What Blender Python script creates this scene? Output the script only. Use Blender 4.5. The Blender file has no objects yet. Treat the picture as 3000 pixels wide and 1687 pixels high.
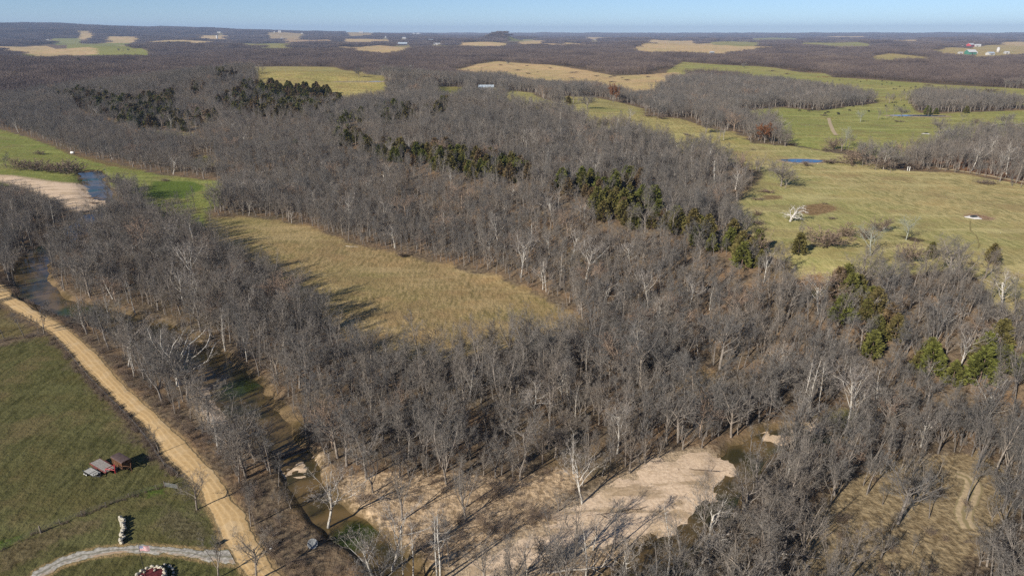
# A winter creek valley seen from the air: fields, bare woods, cedars, gravel road, farm trailers.
import bpy, bmesh, math, random
import numpy as np
from mathutils import Vector, Matrix

C = bpy.context.scene.collection
SC = bpy.context.scene
R = math.radians
TAU = 2 * math.pi

# ------------------------------------------------------------------ camera
CAM_H, PITCH, FOC = 90.0, R(20.4), 683.0          # metres, radians below level, pixels at 1024 wide
cam = bpy.data.cameras.new('camera')
cam.sensor_width = 36.0
cam.lens = 36.0 * FOC / 1024.0
cam.clip_start, cam.clip_end = 1.0, 80000.0
cam_o = bpy.data.objects.new('camera', cam)
cam_o.location = (0, 0, CAM_H)
cam_o.rotation_euler = (math.pi / 2 - PITCH, 0, 0)
C.objects.link(cam_o)
SC.camera = cam_o

# ------------------------------------------------------------------ sky, sun, exposure
SUN_EL, SUN_AZ = R(27.5), R(43.0 + 180.0)          # azimuth clockwise from +Y
w = bpy.data.worlds.new('World')
SC.world = w
w.use_nodes = True
wn = w.node_tree
wn.nodes.clear()
sky = wn.nodes.new('ShaderNodeTexSky')
sky.sky_type = 'NISHITA'
sky.sun_disc = False
sky.sun_elevation = SUN_EL
sky.sun_rotation = SUN_AZ
sky.altitude = 300
sky.air_density = 0.6
sky.dust_density = 0.0
sky.ozone_density = 4.0
bg = wn.nodes.new('ShaderNodeBackground')
bg.inputs['Strength'].default_value = 0.073
wo = wn.nodes.new('ShaderNodeOutputWorld')
wn.links.new(sky.outputs[0], bg.inputs[0])
wn.links.new(bg.outputs[0], wo.inputs[0])
sun = bpy.data.lights.new('sun', 'SUN')
sun.energy = 4.8
sun.angle = R(0.53)
sun.color = (1.0, 0.93, 0.82)
sun_o = bpy.data.objects.new('sun', sun)
to_sun = Vector((math.sin(SUN_AZ) * math.cos(SUN_EL), math.cos(SUN_AZ) * math.cos(SUN_EL), math.sin(SUN_EL)))
sun_o.rotation_euler = to_sun.to_track_quat('Z', 'Y').to_euler()
sun_o.location = (-60, -60, 200)
C.objects.link(sun_o)
SC.view_settings.view_transform = 'Standard'
SC.view_settings.look = 'None'
SC.view_settings.exposure = 0.5
SC.view_settings.gamma = 1.0
SC.view_settings.use_curve_mapping = False
cy = SC.cycles
cy.max_bounces = 4
cy.diffuse_bounces = 2
cy.glossy_bounces = 2
cy.transmission_bounces = 2
cy.volume_bounces = 0
cy.use_denoising = False
cy.use_adaptive_sampling = False

# ------------------------------------------------------------------ small helpers
def smooth(a, b, x):
    t = np.clip((x - a) / (b - a), 0, 1)
    return t * t * (3 - 2 * t)

def seg_dist(P, L):
    """distance and side (+ = left of travel) of points to a polyline"""
    L = np.asarray(L, float)
    best = np.full(len(P), 1e18)
    side = np.zeros(len(P))
    for a, b in zip(L[:-1], L[1:]):
        ab = b - a
        t = np.clip(((P - a) @ ab) / (ab @ ab), 0, 1)
        d = P - (a + t[:, None] * ab)
        q = (d * d).sum(1)
        cr = ab[0] * (P[:, 1] - a[1]) - ab[1] * (P[:, 0] - a[0])
        m = q < best
        best[m] = q[m]
        side[m] = np.sign(cr[m])
    return np.sqrt(best), side

def poly_sd(P, V, reach=90.0):
    """signed distance to a closed polygon, + inside, -reach where far off"""
    V = np.asarray(V, float)
    out = np.full(len(P), -reach)
    lo, hi = V.min(0) - reach, V.max(0) + reach
    sel = np.where((P[:, 0] > lo[0]) & (P[:, 0] < hi[0]) & (P[:, 1] > lo[1]) & (P[:, 1] < hi[1]))[0]
    if not len(sel):
        return out
    Q = P[sel]
    d, _ = seg_dist(Q, np.vstack([V, V[:1]]))
    ins = np.zeros(len(Q), bool)
    x, y = Q[:, 0], Q[:, 1]
    for a, b in zip(V, np.roll(V, -1, 0)):
        c = (a[1] > y) != (b[1] > y)
        xi = (b[0] - a[0]) * (y - a[1]) / (b[1] - a[1] + 1e-12) + a[0]
        ins ^= c & (x < xi)
    out[sel] = np.where(ins, d, -np.minimum(d, reach))
    return out

def wave(x, y, s, ph):
    return (np.sin(x / s + ph) * np.cos(y / (s * 1.13) - ph * 1.7) + .5 * np.sin((x * .6 + y * .8) / (s * .47) + ph * 2.3)
            + .5 * np.cos((x * .8 - y * .6) / (s * .53) - ph * 3.1)) / 2.0

# ------------------------------------------------------------------ terrain height
HILL_FOOT = [(600, -150), (250, 60), (116, 132), (75, 159), (22, 212), (-106, 333), (-218, 461), (-548, 746), (-2500, 2600)]
CREEK = None

def height0(x, y):
    x = np.asarray(x, float); y = np.asarray(y, float)
    P = np.stack([x.ravel(), y.ravel()], 1)
    d, sd = seg_dist(P, HILL_FOOT)
    d = (d * -sd).reshape(x.shape)              # + on the uphill (north-east) side
    r = np.hypot(x, y)
    W = 60 + .22 * np.clip(y - 150, 0, 900)
    z = 17 * smooth(0, 1, d / W)
    z = z + .25 * wave(x, y, 31, 1.) + .12 * wave(x, y, 9, 2.)
    up = smooth(60, 260, d) * smooth(150, 500, r)
    z = z + up * 2.0 * wave(x, y, 70, 4.)
    z = z + 10 * np.exp(-(((x - 10) / 150) ** 2 + ((y - 640) / 170) ** 2))
    z = z + 26 * np.exp(-(((x + 300) / 210) ** 2 + ((y - 960) / 150) ** 2))
    far = np.clip((r - 900) / 2600, 0, 1)
    z = z + far * (20 * wave(x, y, 420, 5.) + 11 * wave(x, y, 170, .6))
    # long ridge on the left skyline, blue plateau all round, one knob
    az = np.degrees(np.arctan2(x, y + 1e-9))
    fr = np.where(y > 0, 1.0, 0.0)
    z = z + fr * 200 * smooth(5200, 12000, r) * np.interp(az, [-60, -37, -28, -21, -13.5, -5, 5], [1.05, 1, .82, .6, .4, .15, 0]) * (1 - smooth(12000, 15000, r)) * (1 + .06 * wave(x, y, 600, 2.))
    z = z + 84 * smooth(11000, 20000, r) * (1 - .12 * wave(x, y, 1500, 1.))
    z = z + 78 * np.exp(-(((x + 110) / 125) ** 2 + ((y - 6300) / 400) ** 2))
    return z

def carve(x, y, z):
    if CREEK is None:
        return z
    P = np.stack([np.ravel(x), np.ravel(y)], 1)
    sel = np.where((np.abs(P[:, 0]) < 420) & (P[:, 1] > 60) & (P[:, 1] < 560))[0]
    zz = np.ravel(z).astype(float).copy()
    if len(sel):
        cut = np.zeros(len(sel))
        for line, hw, dp in CREEK:
            d, _ = seg_dist(P[sel], line)
            d = d + hw * .3 * wave(P[sel][:, 0], P[sel][:, 1], 6.3, hw) + hw * .16 * wave(P[sel][:, 0], P[sel][:, 1], 2.1, 3.)
            cut = np.maximum(cut, dp * (1 - smooth(hw * .55, hw * 1.35, d)))
        zz[sel] = zz[sel] - cut
    return zz.reshape(np.shape(z))

POND_Z = []
def height(x, y):
    z = carve(x, y, height0(x, y))
    for c, l, wd, zc in POND_Z:                    # level ground round each pond
        q = np.hypot((x - c[0]) / l, (y - c[1]) / wd)
        k = 1 - smooth(1.15, 2.4, q)
        z = z * (1 - k) + (zc - .45) * k
    return z

TT = np.geomspace(60, 34000, 1500)
def at(px, py, lift=0.0):
    """ground point seen at photograph pixel (3000 wide): the photo used as a survey"""
    u, v = (px * 1024 / 3000.0 - 512), (py * 1024 / 3000.0 - 287.5)
    d = np.array([u, FOC * math.cos(PITCH) - v * math.sin(PITCH), -(FOC * math.sin(PITCH) + v * math.cos(PITCH))])
    d /= np.linalg.norm(d)
    lo = 0
    X = d[0] * TT; Y = d[1] * TT; Z = CAM_H + d[2] * TT
    f = Z - height0(X, Y) - lift
    i = int(np.argmax(f < 0)) if (f < 0).any() else len(TT) - 1
    i = max(i, 1)
    t = TT[i - 1] + (TT[i] - TT[i - 1]) * f[i - 1] / (f[i - 1] - f[i] + 1e-12)
    return np.array([d[0] * t, d[1] * t])

def W2(pts):
    return np.array([at(a, b) for a, b in pts])

# ------------------------------------------------------------------ materials
def mat(name):
    m = bpy.data.materials.new(name)
    m.use_nodes = True
    n = m.node_tree
    b = n.nodes['Principled BSDF']
    b.inputs['Roughness'].default_value = .9
    b.inputs['Specular IOR Level'].default_value = .15
    return m, n, b

class NT:
    def __init__(s, n): s.n = n
    def node(s, t, **k):
        x = s.n.nodes.new(t)
        for a, v in k.items(): setattr(x, a, v)
        return x
    def put(s, sock, v):
        if isinstance(v, bpy.types.NodeSocket): s.n.links.new(v, sock)
        elif isinstance(v, tuple) and len(v) == 3 and sock.type == 'RGBA': sock.default_value = (*v, 1)
        else: sock.default_value = v
    def math(s, op, a, b=0.0, c=0.0, clamp=False):
        x = s.node('ShaderNodeMath', operation=op, use_clamp=clamp)
        for i, v in enumerate((a, b, c)): s.put(x.inputs[i], v)
        return x.outputs[0]
    def noise(s, vec, scale, detail=3.0, rough=.55, out=0, dist=0.0):
        x = s.node('ShaderNodeTexNoise')
        if vec is not None: s.put(x.inputs['Vector'], vec)
        x.inputs['Scale'].default_value = scale
        x.inputs['Detail'].default_value = detail
        x.inputs['Roughness'].default_value = rough
        x.inputs['Distortion'].default_value = dist
        return x.outputs[out]
    def mix(s, f, a, b, mode='MIX'):
        x = s.node('ShaderNodeMix', data_type='RGBA', blend_type=mode)
        s.put(x.inputs[0], f); s.put(x.inputs[6], a); s.put(x.inputs[7], b)
        return x.outputs[2]
    def rng(s, v, a, b, c=0.0, d=1.0, sm=True):
        x = s.node('ShaderNodeMapRange', interpolation_type='SMOOTHSTEP' if sm else 'LINEAR')
        s.put(x.inputs[0], v)
        for i, q in enumerate((a, b, c, d)): s.put(x.inputs[i + 1], q)
        return x.outputs[0]
    def attr(s, name, out='Fac'):
        x = s.node('ShaderNodeAttribute', attribute_name=name)
        return x.outputs[out]
    def pos(s):
        return s.node('ShaderNodeNewGeometry').outputs['Position']
    def mapv(s, vec, scale=(1, 1, 1), rot=(0, 0, 0)):
        x = s.node('ShaderNodeMapping')
        s.put(x.inputs[0], vec)
        x.inputs['Scale'].default_value = scale
        x.inputs['Rotation'].default_value = rot
        return x.outputs[0]
    def bump(s, h, strength, dist, bsdf):
        x = s.node('ShaderNodeBump')
        x.inputs['Strength'].default_value = strength
        x.inputs['Distance'].default_value = dist
        s.put(x.inputs['Height'], h)
        s.n.links.new(x.outputs[0], bsdf.inputs['Normal'])

def plain(name, col, rough=.8, var=.25, scale=3.0, metal=0.0, spec=.3, dirt=None):
    """one-colour material with grain and wear"""
    m, n, b = mat(name)
    t = NT(n)
    tc = t.node('ShaderNodeTexCoord').outputs['Object']
    f = t.noise(tc, scale, 5, .65)
    lo = tuple(c * (1 - var) for c in col); hi = tuple(min(1, c * (1 + var)) for c in col)
    c = t.mix(t.rng(f, .3, .7), lo, hi)
    if dirt:
        c = t.mix(t.rng(t.noise(tc, scale * .4, 4, .7), .5, .68), c, dirt)
    t.put(b.inputs['Base Color'], c)
    b.inputs['Roughness'].default_value = rough
    b.inputs['Metallic'].default_value = metal
    b.inputs['Specular IOR Level'].default_value = spec
    return m

def varied(name, cols, dark=.7, bright=1.25, patch=None):
    """bark or leaf colour that differs from tree to tree and drifts over the country"""
    m, n, b = mat(name)
    t = NT(n)
    oi = t.node('ShaderNodeObjectInfo')
    drift = t.noise(t.mapv(oi.outputs['Location'], (.011, .011, 0)), 1.0, 2, .6)
    k = t.math('ADD', t.math('MULTIPLY', oi.outputs['Random'], .55), t.math('MULTIPLY', t.rng(drift, .32, .68, sm=False), .5))
    ramp = t.node('ShaderNodeValToRGB')
    e = ramp.color_ramp.elements
    for i, c in enumerate(cols):
        p = i / (len(cols) - 1)
        if i < 2:
            e[i].position = p; e[i].color = (*c, 1)
        else:
            q = e.new(p); q.color = (*c, 1)
    e[0].position = 0.0
    for i, el in enumerate(sorted(e, key=lambda q: q.position)): pass
    t.put(ramp.inputs[0], k)
    g = t.noise(t.node('ShaderNodeTexCoord').outputs['Object'], 1.6, 3, .6)
    c = t.mix(t.rng(g, .3, .7), t.mix(1.0, ramp.outputs[0], (dark,) * 3, 'MULTIPLY'), t.mix(1.0, ramp.outputs[0], (bright,) * 3, 'MULTIPLY'))
    if patch:
        c = t.mix(t.rng(t.noise(t.node('ShaderNodeTexCoord').outputs['Object'], patch[0], 3, .6), patch[1], patch[1] + .08), c, patch[2])
    t.put(b.inputs['Base Color'], c)
    return m

def ramp_fix(): pass

# ------------------------------------------------------------------ meshes and tags
def mk(name, V, F, mats=(), midx=None, smooth_=False):
    """mesh from arrays; F is (n,k) or a list of such arrays"""
    V = np.asarray(V, np.float32)
    Fs = F if isinstance(F, list) else [F]
    Fs = [np.asarray(f, np.int32) for f in Fs if len(f)]
    me = bpy.data.meshes.new(name)
    me.vertices.add(len(V)); me.vertices.foreach_set('co', V.ravel())
    tot = np.concatenate([np.full(len(f), f.shape[1], np.int32) for f in Fs])
    loops = np.concatenate([f.ravel() for f in Fs])
    start = np.concatenate([[0], np.cumsum(tot)[:-1]]).astype(np.int32)
    me.loops.add(len(loops)); me.loops.foreach_set('vertex_index', loops)
    me.polygons.add(len(tot)); me.polygons.foreach_set('loop_start', start); me.polygons.foreach_set('loop_total', tot)
    for m in mats: me.materials.append(m)
    if midx is not None: me.polygons.foreach_set('material_index', np.asarray(midx, np.int32))
    me.polygons.foreach_set('use_smooth', np.full(len(tot), smooth_, bool))
    me.update(calc_edges=True)
    return me

def link(name, me, parent=None, loc=None, rz=None, **props):
    o = bpy.data.objects.new(name, me)
    C.objects.link(o)
    if parent: o.parent = parent
    if loc is not None: o.location = loc
    if rz is not None: o.rotation_euler = (0, 0, rz)
    for k, v in props.items():
        if v is not None: o[k] = v
    return o

def thing(name, label, cat, loc, rz=0.0, scale=1.0, group=None):
    o = bpy.data.objects.new(name, None)
    C.objects.link(o)
    o.location = loc
    o.rotation_euler = (0, 0, rz)
    o.scale = (scale,) * 3 if np.isscalar(scale) else scale
    o.empty_display_size = .3
    o['label'] = label; o['category'] = cat
    if group: o['group'] = group
    return o

class MB:
    """collects boxes, bars and tubes into ONE mesh"""
    def __init__(s): s.V = []; s.F4 = []; s.F3 = []; s.n = 0
    def add(s, V, F4=(), F3=()):
        s.V.append(np.asarray(V, float))
        if len(F4): s.F4.append(np.asarray(F4) + s.n)
        if len(F3): s.F3.append(np.asarray(F3) + s.n)
        s.n += len(V)
    def box(s, lo, hi, M=None):
        (a, b, c), (d, e, f) = lo, hi
        V = np.array([(a, b, c), (d, b, c), (d, e, c), (a, e, c), (a, b, f), (d, b, f), (d, e, f), (a, e, f)], float)
        if M is not None: V = np.array([M @ Vector(v) for v in V])
        s.add(V, [(0, 3, 2, 1), (4, 5, 6, 7), (0, 1, 5, 4), (1, 2, 6, 5), (2, 3, 7, 6), (3, 0, 4, 7)])
    def tube(s, pts, rad, k=6, cap=True):
        pts = np.asarray(pts, float)
        rad = np.broadcast_to(np.asarray(rad, float), (len(pts),))
        V = []
        for i, p in enumerate(pts):
            d = pts[min(i + 1, len(pts) - 1)] - pts[max(i - 1, 0)]
            d /= np.linalg.norm(d) + 1e-9
            u = np.cross(d, (0, 0, 1) if abs(d[2]) < .9 else (1, 0, 0)); u /= np.linalg.norm(u)
            v = np.cross(d, u)
            for j in range(k):
                a = TAU * j / k
                V.append(p + rad[i] * (u * math.cos(a) + v * math.sin(a)))
        F = [(i * k + j, i * k + (j + 1) % k, (i + 1) * k + (j + 1) % k, (i + 1) * k + j) for i in range(len(pts) - 1) for j in range(k)]
        T = []
        if cap:
            n = len(V); V += [pts[0], pts[-1]]
            T = [(n, (j + 1) % k, j) for j in range(k)] + [(n + 1, n - k + j - 0, n - k + (j + 1) % k) for j in range(k)]
        s.add(V, F, T)
    def mesh(s, name, m, smooth_=False):
        Fs = []
        if s.F4: Fs.append(np.concatenate(s.F4))
        if s.F3: Fs.append(np.concatenate(s.F3))
        return mk(name, np.concatenate(s.V), Fs, [m], smooth_=smooth_)
    def part(s, name, m, parent=None, smooth_=False, **k):
        return link(name, s.mesh(name, m, smooth_), parent, **k)
# ================================================================== the survey of the photograph
STRAW, HAY, OLIVE = (.50, .365, .19), (.292, .222, .11), (.38, .325, .15)
FIELDS = [   # colour, outline in photograph pixels
 ('lawn', (.096, .094, .038), [(-900, 1010), (-260, 1005), (0, 1010), (70, 990), (145, 984), (200, 1050), (290, 1150), (370, 1235), (440, 1310), (500, 1372), (548, 1400), (587, 1445), (610, 1492), (634, 1535), (653, 1590), (696, 1655), (760, 1760), (700, 1900), (-900, 1900)]),
 ('lane_field', (.13, .11, .05), [(-200, 880), (0, 905), (40, 935), (100, 968), (60, 985), (0, 995), (-200, 990)]),
 ('hayfield', HAY, [(575, 655), (640, 636), (745, 636), (890, 660), (1050, 718), (1180, 742), (1310, 775), (1456, 808), (1545, 850), (1630, 885), (1690, 932), (1720, 968), (1600, 1008), (1440, 1040), (1290, 1056), (1130, 1050), (1010, 985), (880, 890), (760, 790), (650, 722), (590, 690)]),
 ('left_meadow', (.2, .215, .065), [(-300, 355), (0, 378), (70, 398), (150, 425), (215, 452), (290, 468), (370, 487), (450, 507), (560, 522), (640, 530), (650, 545), (600, 580), (610, 615), (520, 632), (470, 600), (420, 560), (400, 530), (330, 510), (270, 508), (200, 500), (120, 500), (0, 505), (-300, 500)]),
 ('pond_pasture', OLIVE, [(2190, 418), (2330, 428), (2480, 452), (2600, 490), (2640, 498), (2720, 503), (2810, 506), (2900, 522), (3000, 540), (3300, 590), (3400, 900), (3000, 850), (2895, 815), (2890, 770), (2830, 735), (2700, 750), (2560, 748), (2480, 770), (2400, 778), (2360, 745), (2330, 710), (2240, 680), (2190, 640), (2150, 600), (2180, 575), (2210, 545), (2250, 510), (2230, 470), (2200, 445)]),
 ('cow_pasture', (.28, .275, .095), [(2160, 330), (2230, 318), (2290, 314), (2400, 324), (2480, 312), (2600, 296), (2660, 290), (2690, 330), (2760, 332), (2900, 326), (3000, 322), (3300, 330), (3300, 400), (3000, 398), (2930, 380), (2820, 390), (2740, 400), (2680, 420), (2640, 440), (2590, 440), (2540, 425), (2470, 410), (2420, 415), (2330, 400), (2290, 380), (2280, 350), (2200, 340)]),
 ('hedge_pasture', (.33, .29, .12), [(1440, 282), (1500, 264), (1560, 272), (1600, 292), (1660, 306), (1740, 318), (1850, 330), (1930, 342), (2000, 348), (2060, 372), (2150, 385), (2200, 416), (2230, 470), (2140, 440), (2060, 400), (2000, 418), (1960, 392), (1920, 372), (1840, 350), (1740, 348), (1690, 318), (1620, 302), (1540, 298)]),
 ('mid_pasture', (.33, .29, .12), [(1640, 282), (1740, 284), (1820, 300), (1900, 322), (1800, 318), (1700, 306)]),
 ('barn_strip', (.24, .22, .07), [(1278, 252), (1360, 255), (1352, 276), (1300, 276)]),
 ('straw_hill', STRAW, [(1325, 203), (1395, 188), (1458, 179), (1560, 187), (1640, 193), (1720, 206), (1796, 222), (1740, 232), (1700, 238), (1640, 238), (1560, 228), (1470, 214), (1390, 206)]),
 ('straw_slope', STRAW, [(1735, 236), (1810, 222), (1880, 218), (1960, 212), (2000, 204), (2010, 215), (1960, 225), (1930, 244), (1915, 268), (1850, 266), (1800, 254), (1730, 246)]),
 ('long_pasture', (.3, .28, .1), [(1950, 210), (2000, 181), (2080, 187), (2220, 194), (2350, 212), (2420, 214), (2440, 226), (2700, 242), (2850, 252), (3000, 260), (3250, 275), (3250, 296), (3000, 284), (2890, 268), (2730, 258), (2650, 272), (2620, 290), (2560, 268), (2450, 250), (2310, 224), (2200, 216), (2150, 206), (2030, 200)]),
 ('left_far_hay', (.33, .28, .11), [(728, 195), (815, 194), (985, 197), (1010, 206), (1060, 208), (1130, 228), (1128, 238), (1000, 238), (975, 250), (910, 252), (830, 243), (760, 216)]),
 ('pond_strip', (.3, .27, .1), [(1000, 215), (1045, 212), (1125, 232), (1040, 250), (1000, 248)]),
 ('far_green', (.24, .24, .07), [(190, 127), (285, 128), (370, 123), (384, 129), (352, 135), (385, 139), (438, 152), (352, 158), (288, 156), (284, 137), (230, 137)]),
 ('far_green_front', (.24, .24, .07), [(40, 157), (290, 156), (400, 156), (310, 165), (150, 166)]),
 ('far_green_back', (.24, .24, .08), [(150, 113), (235, 110), (232, 119), (170, 121)]),
 ('far_a', STRAW, [(-20, 137), (110, 133), (145, 137), (245, 142), (110, 147), (0, 146)]),
 ('far_b', STRAW, [(290, 131), (395, 133), (245, 145), (180, 146)]),
 ('far_straw_mid', STRAW, [(990, 137), (1112, 132), (1150, 136), (1250, 140), (1120, 147), (1000, 147)]),
 ('far_tan_left', (.42, .28, .16), [(830, 112), (970, 116), (960, 122), (860, 122)]),
 ('far_green_mid', (.25, .24, .08), [(1290, 133), (1396, 133), (1390, 140), (1290, 139)]),
 ('far_straw_c', STRAW, [(1340, 126), (1420, 122), (1490, 128), (1480, 133), (1370, 131)]),
 ('far_straw_d', STRAW, [(1515, 122), (1552, 117), (1600, 119), (1550, 129)]),
 ('far_straw_e', STRAW, [(1585, 131), (1660, 124), (1718, 128), (1660, 133)]),
 ('far_straw_f', STRAW, [(1850, 139), (1995, 128), (2090, 127), (2160, 132), (2275, 136), (2180, 145), (2080, 159), (2000, 156), (1920, 148)]),
 ('far_green_g', (.27, .25, .09), [(2080, 124), (2145, 120), (2235, 128), (2160, 132)]),
 ('far_green_h', (.27, .25, .09), [(2345, 130), (2390, 124), (2560, 131), (2470, 135)]),
 ('far_round_hay', (.36, .29, .12), [(2545, 166), (2606, 156), (2740, 169), (2630, 175), (2590, 183)]),
 ('farm_straw', (.4, .31, .14), [(2730, 140), (2860, 137), (3000, 133), (3150, 134), (3150, 150), (3000, 152), (2900, 158), (2790, 152)]),
 ('far_edge', STRAW, [(2930, 124), (3050, 124), (3050, 127), (2935, 127)]),
 ('far_left_bit', STRAW, [(225, 89), (270, 91), (262, 95), (235, 94)]),
 ('far_town', (.4, .3, .16), [(780, 95), (890, 97), (880, 101), (800, 101)]),
 ('far_town_right', (.4, .3, .16), [(1000, 93), (1100, 96), (1090, 100), (1020, 99)]),
 ('far_strip', STRAW, [(430, 120), (560, 118), (640, 121), (560, 124), (450, 124)]),
 ('far_strip', (.26, .24, .09), [(690, 128), (800, 126), (860, 129), (780, 132)]),
 ('far_strip', STRAW, [(1890, 121), (1985, 118), (2040, 121), (1960, 124)]),
 ('far_strip', STRAW, [(2540, 118), (2640, 116), (2700, 119), (2610, 121)]),
 ('far_strip', (.26, .24, .09), [(2180, 112), (2290, 110), (2360, 113), (2260, 115)]),
 ('far_strip', STRAW, [(1700, 110), (1790, 108), (1850, 111), (1770, 113)]),
 ('far_strip', STRAW, [(300, 108), (380, 106), (420, 109), (350, 111)]),
 ('far_strip', STRAW, [(1000, 116), (1090, 114), (1150, 117), (1060, 119)]),
 ('far_strip', STRAW, [(2400, 106), (2520, 105), (2560, 107), (2460, 109)]),
 ('far_strip', STRAW, [(560, 104), (640, 103), (690, 105), (610, 107)]),
 ('far_strip', (.26, .24, .09), [(1480, 113), (1560, 111), (1610, 114), (1530, 116)]),
 ('cedar_gap', (.2, .18, .09), [(400, 386), (470, 382), (560, 388), (580, 398), (420, 396)]),
 ('ridge_gap', (.17, .15, .06), [(560, 470), (600, 450), (618, 458), (630, 484), (575, 492)]),
 ('creek_clearing', (.27, .2, .11), [(1985, 1098), (2060, 1078), (2130, 1096), (2200, 1130), (2120, 1168), (2000, 1160)]),
 ('creek_side_grass', (.16, .16, .06), [(2400, 1225), (2480, 1200), (2560, 1230), (2470, 1252)]),
]
PATCHES = [  # bare or worn spots: colour, outline
 ('corner_grass', (.37, .37, .125), [(2440, 1510), (2500, 1470), (2600, 1430), (2700, 1395), (2790, 1372), (2880, 1380), (2900, 1440), (2890, 1510), (2820, 1560), (2740, 1590), (2700, 1680), (2560, 1720), (2440, 1640)]),
 ('brown_clearing', (.31, .24, .14), [(2380, 1500), (2480, 1400), (2640, 1340), (2860, 1320), (2960, 1380), (2980, 1500), (2860, 1620), (2760, 1760), (2360, 1760), (2340, 1600)]),
 ('sandy_scrub', (.52, .385, .245), [(1010, 1395), (1180, 1392), (1330, 1384), (1480, 1398), (1650, 1378), (1730, 1390), (1660, 1440), (1640, 1500), (1640, 1560), (1540, 1640), (1400, 1760), (1300, 1760), (1240, 1650), (1150, 1560), (1050, 1500), (990, 1440)]),
 ('low_sand', (.5, .37, .235), [(1330, 1690), (1500, 1660), (1700, 1620), (1880, 1580), (1990, 1560), (1950, 1620), (1860, 1680), (1760, 1760), (1300, 1800)]),
 ('bank_sand', (.3, .21, .12), [(840, 1330), (920, 1300), (960, 1350), (1000, 1400), (960, 1470), (880, 1400)]),
 ('pool_bank', (.31, .22, .13), [(566, 1090), (600, 1120), (640, 1200), (700, 1260), (650, 1290), (600, 1240), (560, 1150)]),
 ('red_earth', (.25, .16, .085), [(2352, 600), (2400, 594), (2448, 606), (2440, 622), (2380, 632), (2340, 622)]),
 ('trough_earth', (.33, .21, .14), [(2812, 628), (2850, 624), (2900, 632), (2930, 641), (2900, 646), (2850, 642)]),
 ('tree_earth', (.08, .055, .04), [(2615, 686), (2640, 688), (2680, 695), (2708, 704), (2690, 708), (2650, 700)]),
 ('cedar_earth', (.2, .14, .08), [(2880, 762), (2910, 760), (2944, 774), (2920, 778)]),
 ('brush_earth', (.22, .15, .08), [(2225, 570), (2300, 572), (2290, 582), (2240, 584)]),
 ('left_red_edge', (.2, .14, .07), [(110, 405), (150, 422), (215, 450), (300, 470), (400, 495), (400, 500), (290, 478), (200, 452)]),
 ('hill_leaf', (.24, .14, .075), [(2290, 830), (2400, 800), (2420, 840), (2330, 870)]),
 ('bank_leaf', (.24, .13, .07), [(2700, 470), (2790, 440), (3000, 470), (3000, 540), (2850, 505)]),
 ('lawn_worn', (.13, .105, .055), [(0, 1610), (60, 1580), (160, 1540), (290, 1520), (300, 1540), (200, 1580), (90, 1640), (0, 1680)]),
 ('lawn_worn_right', (.115, .1, .055), [(460, 1470), (560, 1500), (620, 1560), (600, 1590), (520, 1580), (470, 1530)]),
]
GREENS = [  # lusher spots of grass
 [(2610, 690), (2700, 705), (2760, 715), (2700, 700), (2640, 690)], [(430, 1432), (470, 1428), (480, 1442), (440, 1446)],
 [(0, 1590), (60, 1570), (70, 1580), (0, 1610)], [(380, 1180), (400, 1200), (410, 1230), (395, 1240)], [(450, 530), (560, 530), (600, 545), (540, 580), (430, 575)],
]
ROAD_L = [(-220, 745), (-80, 826), (0, 882), (58, 917), (124, 956), (155, 975), (202, 1022), (248, 1076), (290, 1120), (325, 1155), (376, 1202), (422, 1249), (466, 1304), (497, 1351), (548, 1390), (587, 1437), (610, 1488), (634, 1531), (653, 1585), (696, 1648), (745, 1720), (800, 1800), (860, 1890)]
ROAD_R = [(-190, 712), (-60, 790), (0, 832), (78, 890), (128, 921), (182, 952), (222, 984), (272, 1026), (320, 1080), (364, 1128), (411, 1171), (469, 1226), (540, 1288), (587, 1343), (642, 1402), (681, 1464), (716, 1511), (743, 1574), (779, 1632), (825, 1687), (862, 1740), (915, 1810), (985, 1895)]
DRIVE_U = [(40, 1720), (85, 1687), (129, 1656), (196, 1629), (274, 1605), (352, 1597), (430, 1596), (509, 1601), (587, 1609), (635, 1608), (668, 1606)]
DRIVE_D = [(90, 1740), (129, 1692), (164, 1668), (235, 1640), (313, 1623), (391, 1617), (489, 1621), (548, 1629), (606, 1641), (660, 1651), (692, 1652)]
CREEKS = [   # centre line, half width m, depth m
 ([(262, 500), (280, 540), (298, 575), (305, 600), (285, 622), (250, 650), (190, 690)], 7.5, 1.9),
 ([(190, 690), (130, 730), (95, 762), (90, 790), (110, 850), (170, 890), (240, 905), (330, 925), (420, 960)], 6.0, 1.9),
 ([(420, 960), (520, 1005), (610, 1060), (690, 1130), (735, 1190), (790, 1250)], 7.4, 1.6),
 ([(790, 1250), (860, 1330), (890, 1400), (930, 1470), (1010, 1530), (1070, 1570), (1120, 1620), (1200, 1690), (1290, 1760), (1400, 1880)], 4.2, 1.5),
 ([(2330, 1262), (2250, 1280), (2190, 1320), (2150, 1380), (2110, 1450), (2050, 1520), (1990, 1580), (1900, 1660), (1800, 1740), (1690, 1830)], 4.6, 1.7),
 ([(2330, 1262), (2400, 1270), (2470, 1282)], 2.6, 1.3),
]
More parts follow.
